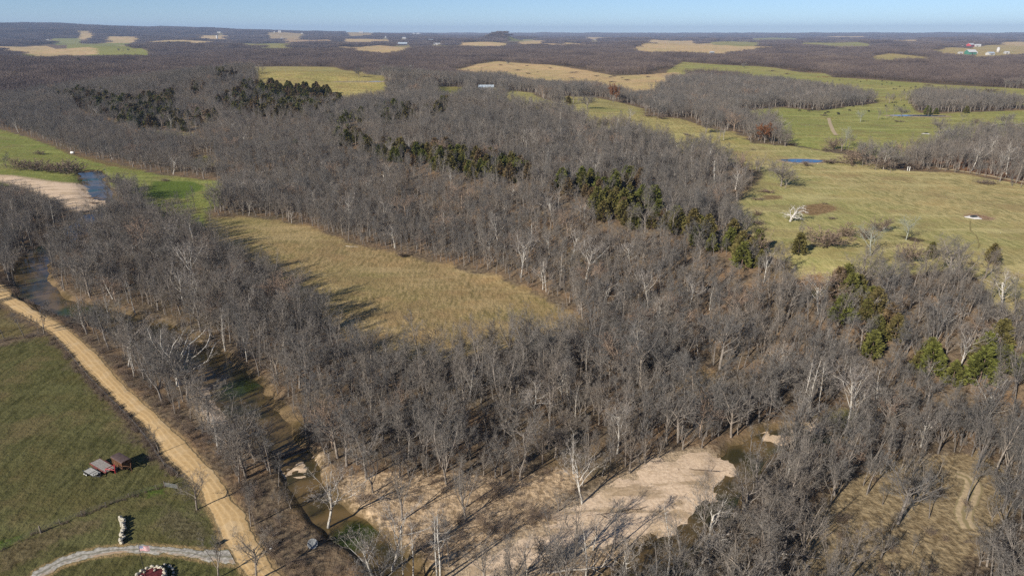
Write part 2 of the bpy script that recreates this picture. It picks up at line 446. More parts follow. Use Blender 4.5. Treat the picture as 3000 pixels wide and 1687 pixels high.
BARS = [
 ('gravel_bar', [(1330, 1690), (1400, 1648), (1480, 1612), (1560, 1575), (1640, 1548), (1668, 1532), (1642, 1516), (1662, 1500), (1720, 1474), (1775, 1448), (1830, 1414), (1880, 1380), (1930, 1350), (1990, 1338), (2060, 1331), (2135, 1348), (2132, 1385), (2088, 1438), (2052, 1478), (2015, 1525), (1960, 1545), (1890, 1552), (1820, 1578), (1760, 1582), (1700, 1600), (1620, 1606), (1560, 1632), (1490, 1650), (1420, 1690), (1360, 1720)]),
 ('gravel_bar', [(-60, 512), (20, 514), (80, 522), (140, 532), (190, 536), (245, 540), (252, 552), (268, 572), (310, 586), (312, 598), (280, 608), (250, 620), (200, 606), (170, 585), (110, 560), (70, 545), (0, 528)]),
 ('gravel_bar', [(2236, 1292), (2262, 1272), (2330, 1256), (2390, 1256), (2370, 1274), (2300, 1284)]),
 ('gravel_bar', [(596, 1118), (622, 1160), (655, 1215), (700, 1262), (672, 1268), (625, 1225), (596, 1160)]),
 ('gravel_bar', [(845, 1352), (870, 1335), (900, 1345), (905, 1370), (870, 1385)]),
]
CEDAR_ZONES = [   # outline, spacing m, chance
 ([(1050, 430), (1150, 445), (1260, 455), (1400, 470), (1480, 480), (1560, 505), (1560, 535), (1480, 535), (1380, 525), (1280, 500), (1180, 480), (1080, 460)], 5.42, 0.76),
 ([(1590, 548), (1700, 535), (1860, 535), (1880, 555), (1760, 580), (1650, 590)], 5.78, 0.55),
 ([(1730, 600), (1800, 590), (1900, 610), (1960, 640), (1950, 680), (1850, 670), (1750, 640)], 5.06, 0.73),
 ([(1960, 650), (2050, 680), (2150, 690), (2250, 730), (2270, 790), (2180, 800), (2080, 740), (1980, 700)], 5.06, 0.51),
 ([(2400, 860), (2480, 865), (2560, 890), (2610, 950), (2620, 1030), (2560, 1050), (2500, 960), (2410, 920)], 4.33, 0.76),
 ([(2680, 1060), (2780, 1010), (2900, 1020), (3000, 1060), (3000, 1150), (2880, 1130), (2780, 1150), (2690, 1130)], 5.06, 0.49),
 ([(150, 282), (260, 275), (350, 300), (480, 290), (520, 280), (515, 330), (480, 380), (400, 375), (330, 350), (240, 320)], 8.38, 0.88),
 ([(640, 310), (720, 255), (830, 258), (930, 262), (1010, 300), (980, 330), (900, 345), (800, 350), (700, 335)], 8.38, 0.92),
 ([(520, 350), (620, 330), (640, 350), (560, 385), (480, 385)], 8.72, 0.55),
 ([(610, 210), (680, 215), (700, 235), (640, 240)], 10.06, 0.73), ([(550, 250), (600, 250), (600, 275), (550, 275)], 10.06, 0.61),
 ([(1090, 330), (1180, 325), (1240, 330), (1200, 360), (1120, 370)], 8.05, 0.76), ([(1000, 390), (1060, 400), (1050, 440), (980, 440)], 6.71, 0.49),
 ([(1240, 335), (1310, 310), (1320, 330), (1270, 350)], 8.72, 0.43), ([(960, 345), (1060, 350), (1080, 380), (990, 385)], 8.72, 0.37),
]
THIN = [   # woods thinned to this share of trees
 (0.10, [(680, 1380), (740, 1400), (850, 1450), (930, 1480), (1010, 1580), (1080, 1660), (1130, 1800), (900, 1800), (800, 1640), (720, 1500)]),
 (0.14, dict((n, p) for n, _, p in PATCHES)['sandy_scrub']),
 (0.06, [(2760, 1370), (2900, 1370), (2920, 1450), (2900, 1560), (2880, 1700), (2840, 1850), (2700, 1850), (2700, 1600), (2720, 1520), (2740, 1430)]),
 (0.3, [(2380, 1520), (2440, 1440), (2560, 1400), (2700, 1370), (2840, 1330), (2920, 1380), (2900, 1500), (2820, 1600), (2800, 1900), (2380, 1900)]),
 (0.35, [(1950, 1060), (2240, 1080), (2250, 1180), (2000, 1180)]),
 (0.18, [(540, 1000), (640, 1060), (770, 1250), (700, 1295), (600, 1225), (540, 1100)]),
 (0.3, [(2780, 1500), (3060, 1500), (3060, 1650), (2780, 1650)]),
 (0.13, dict((n, p) for n, _, p in PATCHES)['low_sand']),
 (0.45, [(2040, 560), (2180, 430), (2260, 560), (2330, 720), (2230, 690)]),
]

UNDER_TREES = {n: () for n in ('lawn', 'lane_field', 'hayfield', 'creek_clearing', 'creek_side_grass', 'ridge_gap', 'cedar_gap')}
UNDER_TREES.update({n: (1.03, 1.06, 1.1, 1.14, 1.18, 1.22) for n, _, _ in FIELDS if n.startswith('far_') or n == 'farm_straw'})
UNDER_TREES['yard'] = (1.05, 1.1)
UNDER_TREES.update({'left_meadow': (1.04, 1.08, 1.1), 'pond_pasture': (1.05, 1.09), 'cow_pasture': (1.04, 1.07), 'hedge_pasture': (1.05, 1.1)})
# ---- far buildings: pixel, width px, height px, depth share, roof pitch, turn, wall, roof, words
BUILDINGS = [
 (1424, 264, 42, 9.5, .5, .5, .06, 'M_GREYW', 'M_TIN', 'long grey barn with a pale tin roof on the middle hill', 'barn', 'barn', 2),
 (2842, 137, 15, 5, .7, .6, .5, 'M_REDW', 'M_WHR', 'red barn with a white roof at the far right farm', 'barn', 'barn', 1),
 (2862, 136, 14, 3.5, .5, .5, -.2, 'M_WHW', 'M_WHR', 'long white shed right of the red barn', 'shed', 'shed', 1),
 (2818, 137, 4, 2.2, .8, .5, 0, 'M_WHW', 'M_WHR', 'small white hut left of the red barn', 'shed', 'shed', 0),
 (2842, 159, 19, 6, .8, .6, .1, 'M_GRNW', 'M_WHR', 'green metal barn before the far right farm', 'barn', 'barn', 1),
 (2813, 157, 10, 3, .5, .5, 0, 'M_WHW', 'M_WHR', 'small white shed left of the green barn', 'shed', 'shed', 1),
 (2860, 157, 4, 3.5, .8, .5, 0, 'M_WHW', 'M_WHR', 'little white hut right of the green barn', 'shed', 'shed', 0),
 (2900, 161, 17, 4.5, .6, .5, .3, 'M_WHW', 'M_TIN', 'white house with tin roof left of the farm silo', 'house', 'house', 1),
 (2948, 157, 10, 3.5, .6, .5, -.1, 'M_WHW', 'M_WHR', 'low white shed right of the farm silo', 'shed', 'shed', 1),
 (1180, 133, 24, 5, .5, .5, .1, 'M_DARKW', 'M_TIN', 'dark long house with pale gable beyond the middle fields', 'house', 'house', 2),
 (1187, 128, 10, 4, .6, .5, 0, 'M_WHW', 'M_WHR', 'white house right behind the dark long house', 'house', 'house', 1),
 (1130, 111, 5, 4, .8, .7, 0, 'M_WHW', 'M_WHR', 'small white church like house near the skyline', 'house', 'house', 0),
 (1184, 113, 12, 4, .5, .5, 0, 'M_WHW', 'M_WHR', 'white building right of the small skyline house', 'house', 'house', 1),
 (1262, 118, 16, 3, .4, .4, 0, 'M_GREYW', 'M_TIN', 'long pale blue roofed shed among far trees', 'shed', 'shed', 1),
 (1276, 131, 11, 3.5, .5, .5, .1, 'M_WHW', 'M_WHR', 'white farmhouse left of the far green field', 'house', 'house', 1),
 (1287, 130, 5, 3, .8, .5, 0, 'M_WHW', 'M_WHR', 'small white outbuilding beside the farmhouse', 'shed', 'shed', 0),
 (642, 96, 11, 3, .4, .4, 0, 'M_WHW', 'M_WHR', 'long white shed on the left horizon', 'shed', 'shed', 1),
 (804, 95, 4, 3, .8, .5, 0, 'M_WHW', 'M_WHR', 'left white house of the horizon pair', 'house', 'house', 0),
 (820, 95, 10, 4.5, .6, .6, 0, 'M_WHW', 'M_WHR', 'right bigger white house of the horizon pair', 'house', 'house', 1),
 (826, 113, 8, 2.5, .5, .4, 0, 'M_WHW', 'M_WHR', 'white shed at the left of the far tan field', 'shed', 'shed', 0),
 (885, 99, 5, 2.5, .6, .5, 0, 'M_WHW', 'M_WHR', 'small white house right along the left horizon', 'house', 'house', 0),
 (1058, 96, 16, 3.5, .4, .4, 0, 'M_WHW', 'M_WHR', 'long pale school like block near the skyline', 'house', 'building', 1),
 (1212, 99, 7, 3, .6, .5, 0, 'M_WHW', 'M_WHR', 'white house left of the wooded knob', 'house', 'house', 0),
 (1225, 99, 10, 2.5, .5, .4, 0, 'M_WHW', 'M_WHR', 'low white shed left of the wooded knob', 'shed', 'shed', 0),
 (140, 118, 9, 2.5, .5, .4, 0, 'M_WHW', 'M_WHR', 'long white barn at the far left field', 'shed', 'shed', 1),
 (2050, 120, 7, 2.5, .6, .5, 0, 'M_WHW', 'M_WHR', 'white farmhouse above the far straw field', 'house', 'house', 0),
 (2085, 157, 12, 4, .5, .5, .2, 'M_GREYW', 'M_TIN', 'grey roofed farmhouse below the far straw field', 'house', 'house', 1),
 (1742, 118, 8, 2.5, .5, .4, 0, 'M_WHW', 'M_WHR', 'pale shed in the woods right of the knob', 'shed', 'shed', 0),
]
FIELDS.append(('barn_yard', (.3, .27, .11), [(1398, 256), (1452, 256), (1460, 272), (1396, 272)]))
for b_ in BUILDINGS[1:]:
    FIELDS.append(('yard', (.3, .25, .12), [(b_[0] - b_[2] * .8 - 2, b_[1] - 1.2), (b_[0] + b_[2] * .8 + 2, b_[1] - 1.2), (b_[0] + b_[2] * .7 + 2, b_[1] + 1.6), (b_[0] - b_[2] * .7 - 2, b_[1] + 1.6)]))
CREEK = None
CREEK_W = [(W2(l), hw, dp) for l, hw, dp in CREEKS]
CREEK = CREEK_W
FW = [(n, c, W2(p)) for n, c, p in FIELDS]
PW = [(n, c, W2(p)) for n, c, p in PATCHES]
GW = [W2(p) for p in GREENS]
BW = [W2(p) for _, p in BARS]
RL, RR = W2(ROAD_L), W2(ROAD_R)
ROADP = np.vstack([RL, RR[::-1]])
DU, DD = W2(DRIVE_U), W2(DRIVE_D)
DRIVEP = np.vstack([DU, DD[::-1]])
TW = [(k, W2(p)) for k, p in THIN]
PONDS = [   # centre px, half length m, half width m
 (2351, 470, 12.5, 7.0), (1058, 238, 30, 9), (2692, 338, 24, 8)]
PONDW = [(at(a, b), l, wd) for a, b, l, wd in PONDS]
POND_Z = [(c, l, wd, float(height0(c[0:1], c[1:2])[0])) for c, l, wd in PONDW]

def field_sd(P):
    best = np.full(len(P), -90.0)
    who = np.zeros(len(P), int)
    for i, (n, c, V) in enumerate(FW):
        s = poly_sd(P, V)
        for k in UNDER_TREES.get(n, (1.04, 1.08, 1.12, 1.16)):   # fields run on towards us below the tree tops that hide their near edge
            s = np.maximum(s, poly_sd(P * k, V))
        m = s > best
        best[m] = s[m]; who[m] = i
    return best, who

def creek_clear(P):
    """+ metres from the water's edge"""
    out = np.full(len(P), 1e9)
    for line, hw, dp in CREEK_W:
        d, _ = seg_dist(P, line)
        out = np.minimum(out, d - hw)
    return out

# ================================================================== ground
def build_ground():
    az = np.concatenate([np.linspace(-180, -60, 13)[:-1], np.linspace(-60, -46, 11)[:-1], np.linspace(-46, 46, 300), np.linspace(46, 60, 11)[1:], np.linspace(60, 180, 13)[1:-1]])
    rr = np.concatenate([[12, 30, 45, 55, 62], np.geomspace(68, 36000, 760)])
    A, Rr = np.meshgrid(np.radians(az), rr)
    X, Y = Rr * np.sin(A), Rr * np.cos(A)
    Z = height(X, Y)
    # blend the ring behind the camera to plain country
    na, nr = len(az), len(rr)
    V = np.stack([X, Y, Z], -1).reshape(-1, 3)
    i = np.arange(nr - 1)[:, None]; j = np.arange(na)[None, :]
    j2 = (j + 1) % na
    F = np.stack([i * na + j, (i + 1) * na + j, (i + 1) * na + j2, i * na + j2], -1).reshape(-1, 4)
    F = F[:, ::-1]
    V = np.vstack([V, [[0, 0, float(height(np.array([0.]), np.array([0.]))[0])]]])
    c = len(V) - 1
    T = np.stack([np.full(na, c), (np.arange(na) + 1) % na, np.arange(na)], -1)
    m = ground_material()
    me = mk('ground', V, [F, T[:, ::-1]], [m], smooth_=True)
    P = V[:, :2]
    sd, who = field_sd(P)
    cols = np.array([c for _, c, _ in FW])[who]
    psd = np.full(len(P), -60.0); pc = np.zeros((len(P), 3))
    for n, c, Vp in PW:
        s = poly_sd(P, Vp, 60.0)
        k = s > psd
        psd[k] = s[k]; pc[k] = c
    bsd = np.full(len(P), -60.0)
    for Vp in BW: bsd = np.maximum(bsd, poly_sd(P, Vp, 60.0))
    near = np.where(np.hypot(P[:, 0], P[:, 1]) < 900)[0]
    csd = np.full(len(P), 60.0); csd[near] = np.minimum(creek_clear(P[near]), 60)
    gsd = np.full(len(P), -60.0)
    for Vp in GW: gsd = np.maximum(gsd, poly_sd(P, Vp, 60.0))
    rsd = np.full(len(P), -60.0)
    for Vp in (ROADP, DRIVEP): rsd = np.maximum(rsd, poly_sd(P, Vp, 60.0))
    for nm, arr in (('field', sd), ('patch', psd), ('bar', bsd), ('creek', csd), ('lush', gsd), ('verge', rsd)):
        a = me.attributes.new(nm, 'FLOAT', 'POINT'); a.data.foreach_set('value', arr.astype(np.float32))
    for nm, arr in (('field_colour', cols), ('patch_colour', pc)):
        a = me.attributes.new(nm, 'FLOAT_COLOR', 'POINT')
        a.data.foreach_set('color', np.hstack([arr, np.ones((len(arr), 1))]).astype(np.float32).ravel())
    return link('ground', me, kind='structure', label='rolling winter farmland of fields, leaf litter and woods floor')

def ground_material():
    m, n, b = mat('ground_soil_and_grass')
    t = NT(n)
    p = t.pos()
    big = t.noise(p, .011, 4, .6)
    mid = t.noise(p, .09, 4, .6)
    fine = t.noise(p, .75, 5, .68)
    grit = t.noise(p, 3.2, 3, .7)
    streak = t.noise(t.mapv(p, (.9, .22, 1), (0, 0, R(24))), .8, 4, .6)
    # leaf litter
    c = t.mix(t.rng(fine, .32, .68), (.075, .055, .038), (.21, .16, .105))
    c = t.mix(t.math('MULTIPLY', t.rng(mid, .42, .66), .7), c, (.235, .15, .085))
    c = t.mix(t.math('MULTIPLY', t.rng(big, .52, .7), .4), c, (.12, .115, .05))
    # fields
    f = t.attr('field_colour', 'Color')
    dk = t.mix(1.0, f, (.62, .63, .55), 'MULTIPLY'); lt = t.mix(1.0, f, (1.38, 1.33, 1.35), 'MULTIPLY')
    g = t.mix(t.rng(streak, .3, .7), dk, lt)
    g = t.mix(t.math('MULTIPLY', t.rng(fine, .5, .72), .45), g, t.mix(1.0, f, (.45, .47, .4), 'MULTIPLY'))
    g = t.mix(t.math('MULTIPLY', t.rng(mid, .4, .7), .5), g, t.mix(1.0, f, (1.35, 1.12, 1.05), 'MULTIPLY'))
    g = t.mix(t.math('MULTIPLY', t.rng(big, .42, .66), .45), g, t.mix(1.0, f, (.72, .92, .62), 'MULTIPLY'))
    swath = t.noise(t.mapv(p, (.018, .09, 1), (0, 0, R(32))), 1.0, 4, .6)
    g = t.mix(t.math('MULTIPLY', t.rng(swath, .5, .66), .55), g, t.mix(1.0, f, (1.5, 1.5, 1.55), 'MULTIPLY'))
    g = t.mix(t.math('MULTIPLY', t.rng(t.noise(p, .045, 4, .65), .5, .66), .4), g, (.19, .14, .075))
    lush = t.rng(t.math('ADD', t.attr('lush'), t.math('MULTIPLY', t.math('SUBTRACT', fine, .5), 9.0)), -1.5, 1.5)
    g = t.mix(t.math('MULTIPLY', lush, .75), g, (.075, .125, .018))
    e = t.math('ADD', t.attr('field'), t.math('MULTIPLY', t.math('SUBTRACT', mid, .5), 16.0))
    e = t.math('ADD', e, t.math('MULTIPLY', t.math('SUBTRACT', fine, .5), 7.0))
    c = t.mix(t.rng(e, -2.0, 2.4), c, g)
    # worn and sandy spots
    e = t.math('ADD', t.attr('patch'), t.math('MULTIPLY', t.math('SUBTRACT', mid, .5), 7.0))
    e = t.math('ADD', e, t.math('MULTIPLY', t.math('SUBTRACT', fine, .5), 7.0))
    pc = t.attr('patch_colour', 'Color')
    pm = t.mix(t.rng(fine, .34, .66), t.mix(1.0, pc, (.55, .52, .48), 'MULTIPLY'), t.mix(1.0, pc, (1.25, 1.25, 1.25), 'MULTIPLY'))
    c = t.mix(t.math('MULTIPLY', t.rng(e, -1.2, 1.6), .9), c, pm)
    # margins of gravel bars, creek bed, road verge
    e = t.math('ADD', t.attr('bar'), t.math('MULTIPLY', t.math('SUBTRACT', fine, .5), 9.0))
    sand = t.mix(t.rng(grit, .35, .65), (.34, .25, .16), (.56, .44, .3))
    c = t.mix(t.rng(e, -5.0, -.5), c, sand)
    e = t.math('ADD', t.attr('creek'), t.math('MULTIPLY', t.math('SUBTRACT', fine, .5), 5.0))
    bed = t.mix(t.rng(mid, .4, .6), (.09, .065, .03), (.2, .14, .075))
    c = t.mix(t.rng(e, 1.6, -.6), c, bed)
    e = t.math('ADD', t.attr('verge'), t.math('MULTIPLY', t.math('SUBTRACT', fine, .5), 2.4))
    c = t.mix(t.math('MULTIPLY', t.rng(e, -1.1, -.1), .75), c, (.36, .25, .125))
    t.put(b.inputs['Base Color'], c)
    b.inputs['Roughness'].default_value = 1.0
    b.inputs['Specular IOR Level'].default_value = .05
    h = t.math('ADD', fine, t.math('MULTIPLY', streak, .6))
    t.bump(h, .9, .55, b)
    return m

ground = build_ground()

# ------------------------------------------------------------------ strips: road and drive
def densify(L, step):
    out = [L[0]]
    for a, b in zip(L[:-1], L[1:]):
        k = max(1, int(np.linalg.norm(b - a) / step))
        for i in range(1, k + 1): out.append(a + (b - a) * i / k)
    return np.array(out)

def resample(L, n):
    L = np.asarray(L, float)
    # Catmull-Rom through the points, then even spacing
    pts = []
    for i in range(len(L) - 1):
        p0, p1, p2, p3 = L[max(i - 1, 0)], L[i], L[i + 1], L[min(i + 2, len(L) - 1)]
        for t in np.linspace(0, 1, 12, endpoint=False):
            pts.append(.5 * ((2 * p1) + (-p0 + p2) * t + (2 * p0 - 5 * p1 + 4 * p2 - p3) * t * t + (-p0 + 3 * p1 - 3 * p2 + p3) * t ** 3))
    pts.append(L[-1]); pts = np.array(pts)
    s = np.concatenate([[0], np.cumsum(np.linalg.norm(np.diff(pts, axis=0), axis=1))])
    q = np.linspace(0, s[-1], n)
    return np.stack([np.interp(q, s, pts[:, k]) for k in range(2)], 1)

def strip(name, A, B, n, cols, m, lift, crown, seed, rag, **props):
    rs = np.random.RandomState(seed)
    A, B = resample(A, n), resample(B, n)
    ja = np.convolve(rs.normal(0, rag, n + 6), np.ones(7) / 7 * 1.6, 'valid'); jb = np.convolve(rs.normal(0, rag, n + 6), np.ones(7) / 7 * 1.6, 'valid')
    u = (B - A) / np.linalg.norm(B - A, axis=1)[:, None]
    A = A + u * ja[:, None]; B = B + u * jb[:, None]
    k = np.linspace(0, 1, cols)
    P = A[:, None, :] * (1 - k)[None, :, None] + B[:, None, :] * k[None, :, None]
    z = height(P[..., 0], P[..., 1])
    prof = lift + crown * np.sin(np.pi * k) - .03 * (np.abs(k - .5) > .49)
    V = np.concatenate([P, (z + prof[None, :])[..., None]], -1).reshape(-1, 3)
    i = np.arange(n - 1)[:, None]; j = np.arange(cols - 1)[None, :]
    F = np.stack([i * cols + j, i * cols + j + 1, (i + 1) * cols + j + 1, (i + 1) * cols + j], -1).reshape(-1, 4)
    me = mk(name, V, F, [m], smooth_=True)
    uv = np.stack([np.broadcast_to(k[None, :], (n, cols)).ravel(), np.repeat(np.arange(n), cols)], 1)
    a = me.attributes.new('across', 'FLOAT', 'POINT'); a.data.foreach_set('value', uv[:, 0].astype(np.float32))
    if me.polygons[0].normal.z < 0: me.flip_normals()
    return link(name, me, kind='structure', **props)

def road_material():
    m, n, b = mat('packed_gravel_road')
    t = NT(n); p = t.pos(); a = t.attr('across')
    fine = t.noise(p, 1.1, 5, .7); grit = t.noise(p, 6, 3, .7); mid = t.noise(p, .16, 3, .6)
    wob = t.math('ADD', a, t.math('MULTIPLY', t.math('SUBTRACT', mid, .5), .05))
    rut = t.math('ABSOLUTE', t.math('SINE', t.math('MULTIPLY', wob, 12.4)))
    c = t.mix(t.rng(rut, .15, .95), (.60, .415, .205), (.5, .335, .155))
    c = t.mix(t.math('MULTIPLY', t.rng(fine, .38, .7), .55), c, (.66, .48, .265))
    c = t.mix(t.math('MULTIPLY', t.rng(grit, .5, .75), .4), c, (.28, .18, .085))
    edge = t.math('MINIMUM', a, t.math('SUBTRACT', 1.0, a))
    c = t.mix(t.rng(t.math('ADD', edge, t.math('MULTIPLY', t.math('SUBTRACT', fine, .5), .12)), .07, .0), c, (.17, .135, .075))
    c = t.mix(t.math('MULTIPLY', t.rng(mid, .52, .7), .3), c, (.7, .56, .37))
    t.put(b.inputs['Base Color'], c); b.inputs['Roughness'].default_value = 1
    t.bump(t.math('ADD', fine, t.math('MULTIPLY', rut, -.3)), .5, .12, b)
    return m

def drive_material():
    m, n, b = mat('pale_limestone_gravel')
    t = NT(n); p = t.pos(); a = t.attr('across')
    fine = t.noise(p, 1.6, 5, .7); mid = t.noise(p, .3, 3, .6)
    wob = t.math('ADD', a, t.math('MULTIPLY', t.math('SUBTRACT', fine, .5), .2))
    c = t.mix(t.rng(fine, .34, .66), (.24, .225, .195), (.52, .49, .43))
    cen = t.math('ABSOLUTE', t.math('SUBTRACT', wob, .5))
    c = t.mix(t.math('MULTIPLY', t.rng(cen, .12, .03), .7), c, (.17, .155, .1))
    c = t.mix(t.math('MULTIPLY', t.math('MULTIPLY', t.rng(a, .6, .8), t.rng(mid, .42, .6)), .8), c, (.4, .265, .15))
    edge = t.math('MINIMUM', a, t.math('SUBTRACT', 1.0, a))
    c = t.mix(t.rng(t.math('ADD', edge, t.math('MULTIPLY', t.math('SUBTRACT', fine, .5), .2)), .1, .0), c, (.12, .115, .05))
    t.put(b.inputs['Base Color'], c); b.inputs['Roughness'].default_value = 1
    t.bump(fine, .5, .1, b)
    return m

M_ROAD, M_DRIVE = road_material(), drive_material()
strip('driveway', DU, DD, 150, 9, M_DRIVE, .045, .02, 3, .5, label='curving pale gravel driveway joining the dirt road')
strip('road', RL, RR, 420, 15, M_ROAD, .075, .09, 5, .35, label='tan dirt and gravel road running along the creek woods')

def track_material(name, rut_col, mid_col, ruts):
    m, n, b = mat(name)
    t = NT(n); p = t.pos(); a = t.attr('across')
    fine = t.noise(p, 1.2, 5, .7)
    wob = t.math('ADD', a, t.math('MULTIPLY', t.math('SUBTRACT', fine, .5), .3))
    cen = t.math('ABSOLUTE', t.math('SUBTRACT', wob, .5))
    c = t.mix(t.rng(fine, .3, .7), tuple(q * .75 for q in rut_col), tuple(q * 1.2 for q in rut_col))
    if ruts: c = t.mix(t.rng(cen, .17, .06), c, mid_col)
    c = t.mix(t.rng(cen, .36, .46), c, mid_col)
    t.put(b.inputs['Base Color'], c); b.inputs['Roughness'].default_value = 1
    t.bump(fine, .5, .1, b)
    return m
def lane(name, pts, wide, m, lift, label, seed):
    L = resample(W2(pts), 60); d = np.gradient(L, axis=0); d /= np.linalg.norm(d, axis=1)[:, None]
    nn = np.stack([-d[:, 1], d[:, 0]], 1) * wide / 2
    strip(name, (L - nn)[::4], (L + nn)[::4], 90, 7, m, lift, 0.0, seed, .12, label=label)
M_TRACK = track_material('sandy_two_track', (.44, .34, .21), (.26, .21, .11), True)
M_TRACK2 = track_material('bare_cattle_track', (.46, .36, .23), (.33, .3, .12), False)
M_TRACK3 = track_material('trodden_grass_path', (.24, .2, .08), (.36, .31, .14), False)
lane('dirt_track', [(2800, 1385), (2842, 1402), (2852, 1420), (2842, 1450), (2828, 1480), (2822, 1505), (2832, 1535), (2850, 1560)], 3.4, M_TRACK, .05, 'curved sandy two-track in the grassy corner clearing', 21)
lane('dirt_track', [(2428, 346), (2432, 362), (2440, 382), (2452, 400)], 3.2, M_TRACK2, .25, 'bare dirt track running down the cow pasture', 22)
lane('dirt_track', [(2750, 493), (2840, 504), (2930, 520), (3080, 549)], 3.4, M_TRACK2, .12, 'pale farm track along the foot of the right bank', 23)
lane('path', [(2843, 645), (2842, 662), (2845, 676), (2860, 690), (2868, 712), (2866, 730)], .7, M_TRACK3, .06, 'thin winding cattle path below the right pasture trough', 25)

# ------------------------------------------------------------------ gravel bars
def bar_material():
    m, n, b = mat('pale_creek_gravel')
    t = NT(n); p = t.pos()
    fine = t.noise(p, 1.3, 5, .72); mid = t.noise(p, .12, 4, .6); grit = t.noise(p, 7, 3, .75)
    c = t.mix(t.rng(fine, .3, .7), (.55, .405, .275), (.8, .625, .45))
    c = t.mix(t.math('MULTIPLY', t.rng(mid, .5, .7), .55), c, (.50, .37, .225))
    c = t.mix(t.math('MULTIPLY', t.rng(grit, .55, .7), .6), c, (.25, .18, .12))
    run = t.noise(t.mapv(p, (.05, .35, 1), (0, 0, R(-38))), 1.0, 4, .6)
    c = t.mix(t.math('MULTIPLY', t.rng(run, .53, .62), .6), c, (.3, .215, .12))
    lit = t.math('MULTIPLY', t.rng(t.noise(p, .3, 5, .75, dist=1.2), .58, .66), t.rng(fine, .45, .6))
    c = t.mix(t.math('MULTIPLY', lit, .75), c, (.15, .1, .065))
    t.put(b.inputs['Base Color'], c); b.inputs['Roughness'].default_value = 1
    t.bump(t.math('ADD', fine, mid), .7, .2, b)
    return m
M_BAR = bar_material()
BAR_LABELS = ['broad pale gravel bar curving along the brown creek pool', 'pale gravel bar beside the blue bend at upstream creek', 'narrow pale gravel spit at the head of brown creek',
              'thin pale gravel strip along the shaded creek pool', 'small pale gravel hump in the creek below the road']
def gravel(name, poly, seed, **props):
    rs = np.random.RandomState(seed)
    L = resample(np.vstack([poly, poly[:1]]), max(40, int(len(poly) * 14)))[:-1]
    cen = L.mean(0)
    step = max(1.0, np.hypot(*cen) * .006)
    lo, hi = L.min(0) - 3, L.max(0) + 3
    gx, gy = np.arange(lo[0], hi[0], step), np.arange(lo[1], hi[1], step)
    X, Y = np.meshgrid(gx, gy)
    P = np.stack([X.ravel(), Y.ravel()], 1)
    s = poly_sd(P, L, 20)
    s = s + 1.1 * wave(P[:, 0], P[:, 1], 3.1, seed) + .8 * wave(P[:, 0], P[:, 1], 1.2, seed + 1)
    z0 = height(P[:, 0], P[:, 1])
    base = np.maximum(z0, -1.0)
    z = base + np.clip(s * .12, -.6, .16) + .05 * wave(P[:, 0], P[:, 1], 2.2, 3) + .04
    V = np.column_stack([P, z])
    na = len(gx)
    keep = (s > -2.2).reshape(X.shape)
    i, j = np.where(keep[:-1, :-1] & keep[1:, :-1] & keep[:-1, 1:] & keep[1:, 1:])
    F = np.stack([i * na + j, i * na + j + 1, (i + 1) * na + j + 1, (i + 1) * na + j], -1)
    used = np.unique(F); rm = np.full(len(V), -1); rm[used] = np.arange(len(used))
    return link(name, mk(name, V[used], rm[F], [M_BAR], smooth_=True), kind='structure', **props)
for k, (nm, _) in enumerate(BARS):
    gravel(nm, BW[k], 11 + k, label=BAR_LABELS[k])

# ------------------------------------------------------------------ water
def water_material(name, deep, shallow, weed, pools=()):
    m, n, b = mat(name)
    t = NT(n); p = t.pos()
    mid = t.noise(p, .1, 3, .6); big = t.noise(p, .035, 2, .5)
    c = t.mix(t.rng(mid, .36, .64), deep, shallow)
    c = t.mix(t.rng(big, .56, .66), c, weed)
    for (qx, qy), rad in pools:                      # algae beds
        v = t.node('ShaderNodeVectorMath', operation='DISTANCE'); t.put(v.inputs[0], p); v.inputs[1].default_value = (qx, qy, -.95)
        dd = t.math('ADD', v.outputs['Value'], t.math('MULTIPLY', t.math('SUBTRACT', mid, .5), 8.0))
        c = t.mix(t.math('MULTIPLY', t.rng(dd, rad, rad * .4), .9), c, (.034, .05, .007))
    t.put(b.inputs['Base Color'], c)
    b.inputs['Roughness'].default_value = .04
    b.inputs['IOR'].default_value = 1.33
    b.inputs['Specular IOR Level'].default_value = .5
    t.bump(t.noise(p, 1.6, 3, .6), .12, .06, b)
    return m
M_CREEK = water_material('creek_water', (.042, .036, .014), (.15, .1, .042), (.016, .045, .007), [(at(1040, 1555), 6.5), (at(215, 900), 8.0), (at(690, 1130), 8.0)])
M_POND = water_material('pond_water', (.014, .065, .15), (.018, .075, .17), (.014, .065, .15))
def creek_water():
    V, F, n0 = [], [], 0
    m = MB()
    for q, (line, hw, dp) in enumerate(CREEK_W):
        L = resample(line, max(24, len(line) * 10))
        d = np.gradient(L, axis=0); d /= np.linalg.norm(d, axis=1)[:, None]
        nn = np.stack([-d[:, 1], d[:, 0]], 1)
        k = np.linspace(-1, 1, 5)
        P = L[:, None] + nn[:, None] * (k * hw * 1.25)[None, :, None]
        Vq = np.concatenate([P, np.full(P.shape[:2] + (1,), -.95 - .004 * q)], -1).reshape(-1, 3)
        i = np.arange(len(L) - 1)[:, None]; j = np.arange(4)[None]
        Fq = np.stack([i * 5 + j, (i + 1) * 5 + j, (i + 1) * 5 + j + 1, i * 5 + j + 1], -1).reshape(-1, 4)
        m.add(Vq, Fq)
    o = m.part('creek_water', M_CREEK, kind='structure', label='shaded brown and green creek winding through bare woods')
    return o
creek_water()
POND_LABELS = ['small bright blue pond in the right pasture', 'pale blue pond in the far left hayfield', 'dark narrow pond among the cow pastures']
M_RIM = plain('pond_bank_clay', (.33, .25, .15), 1, .3, .3)
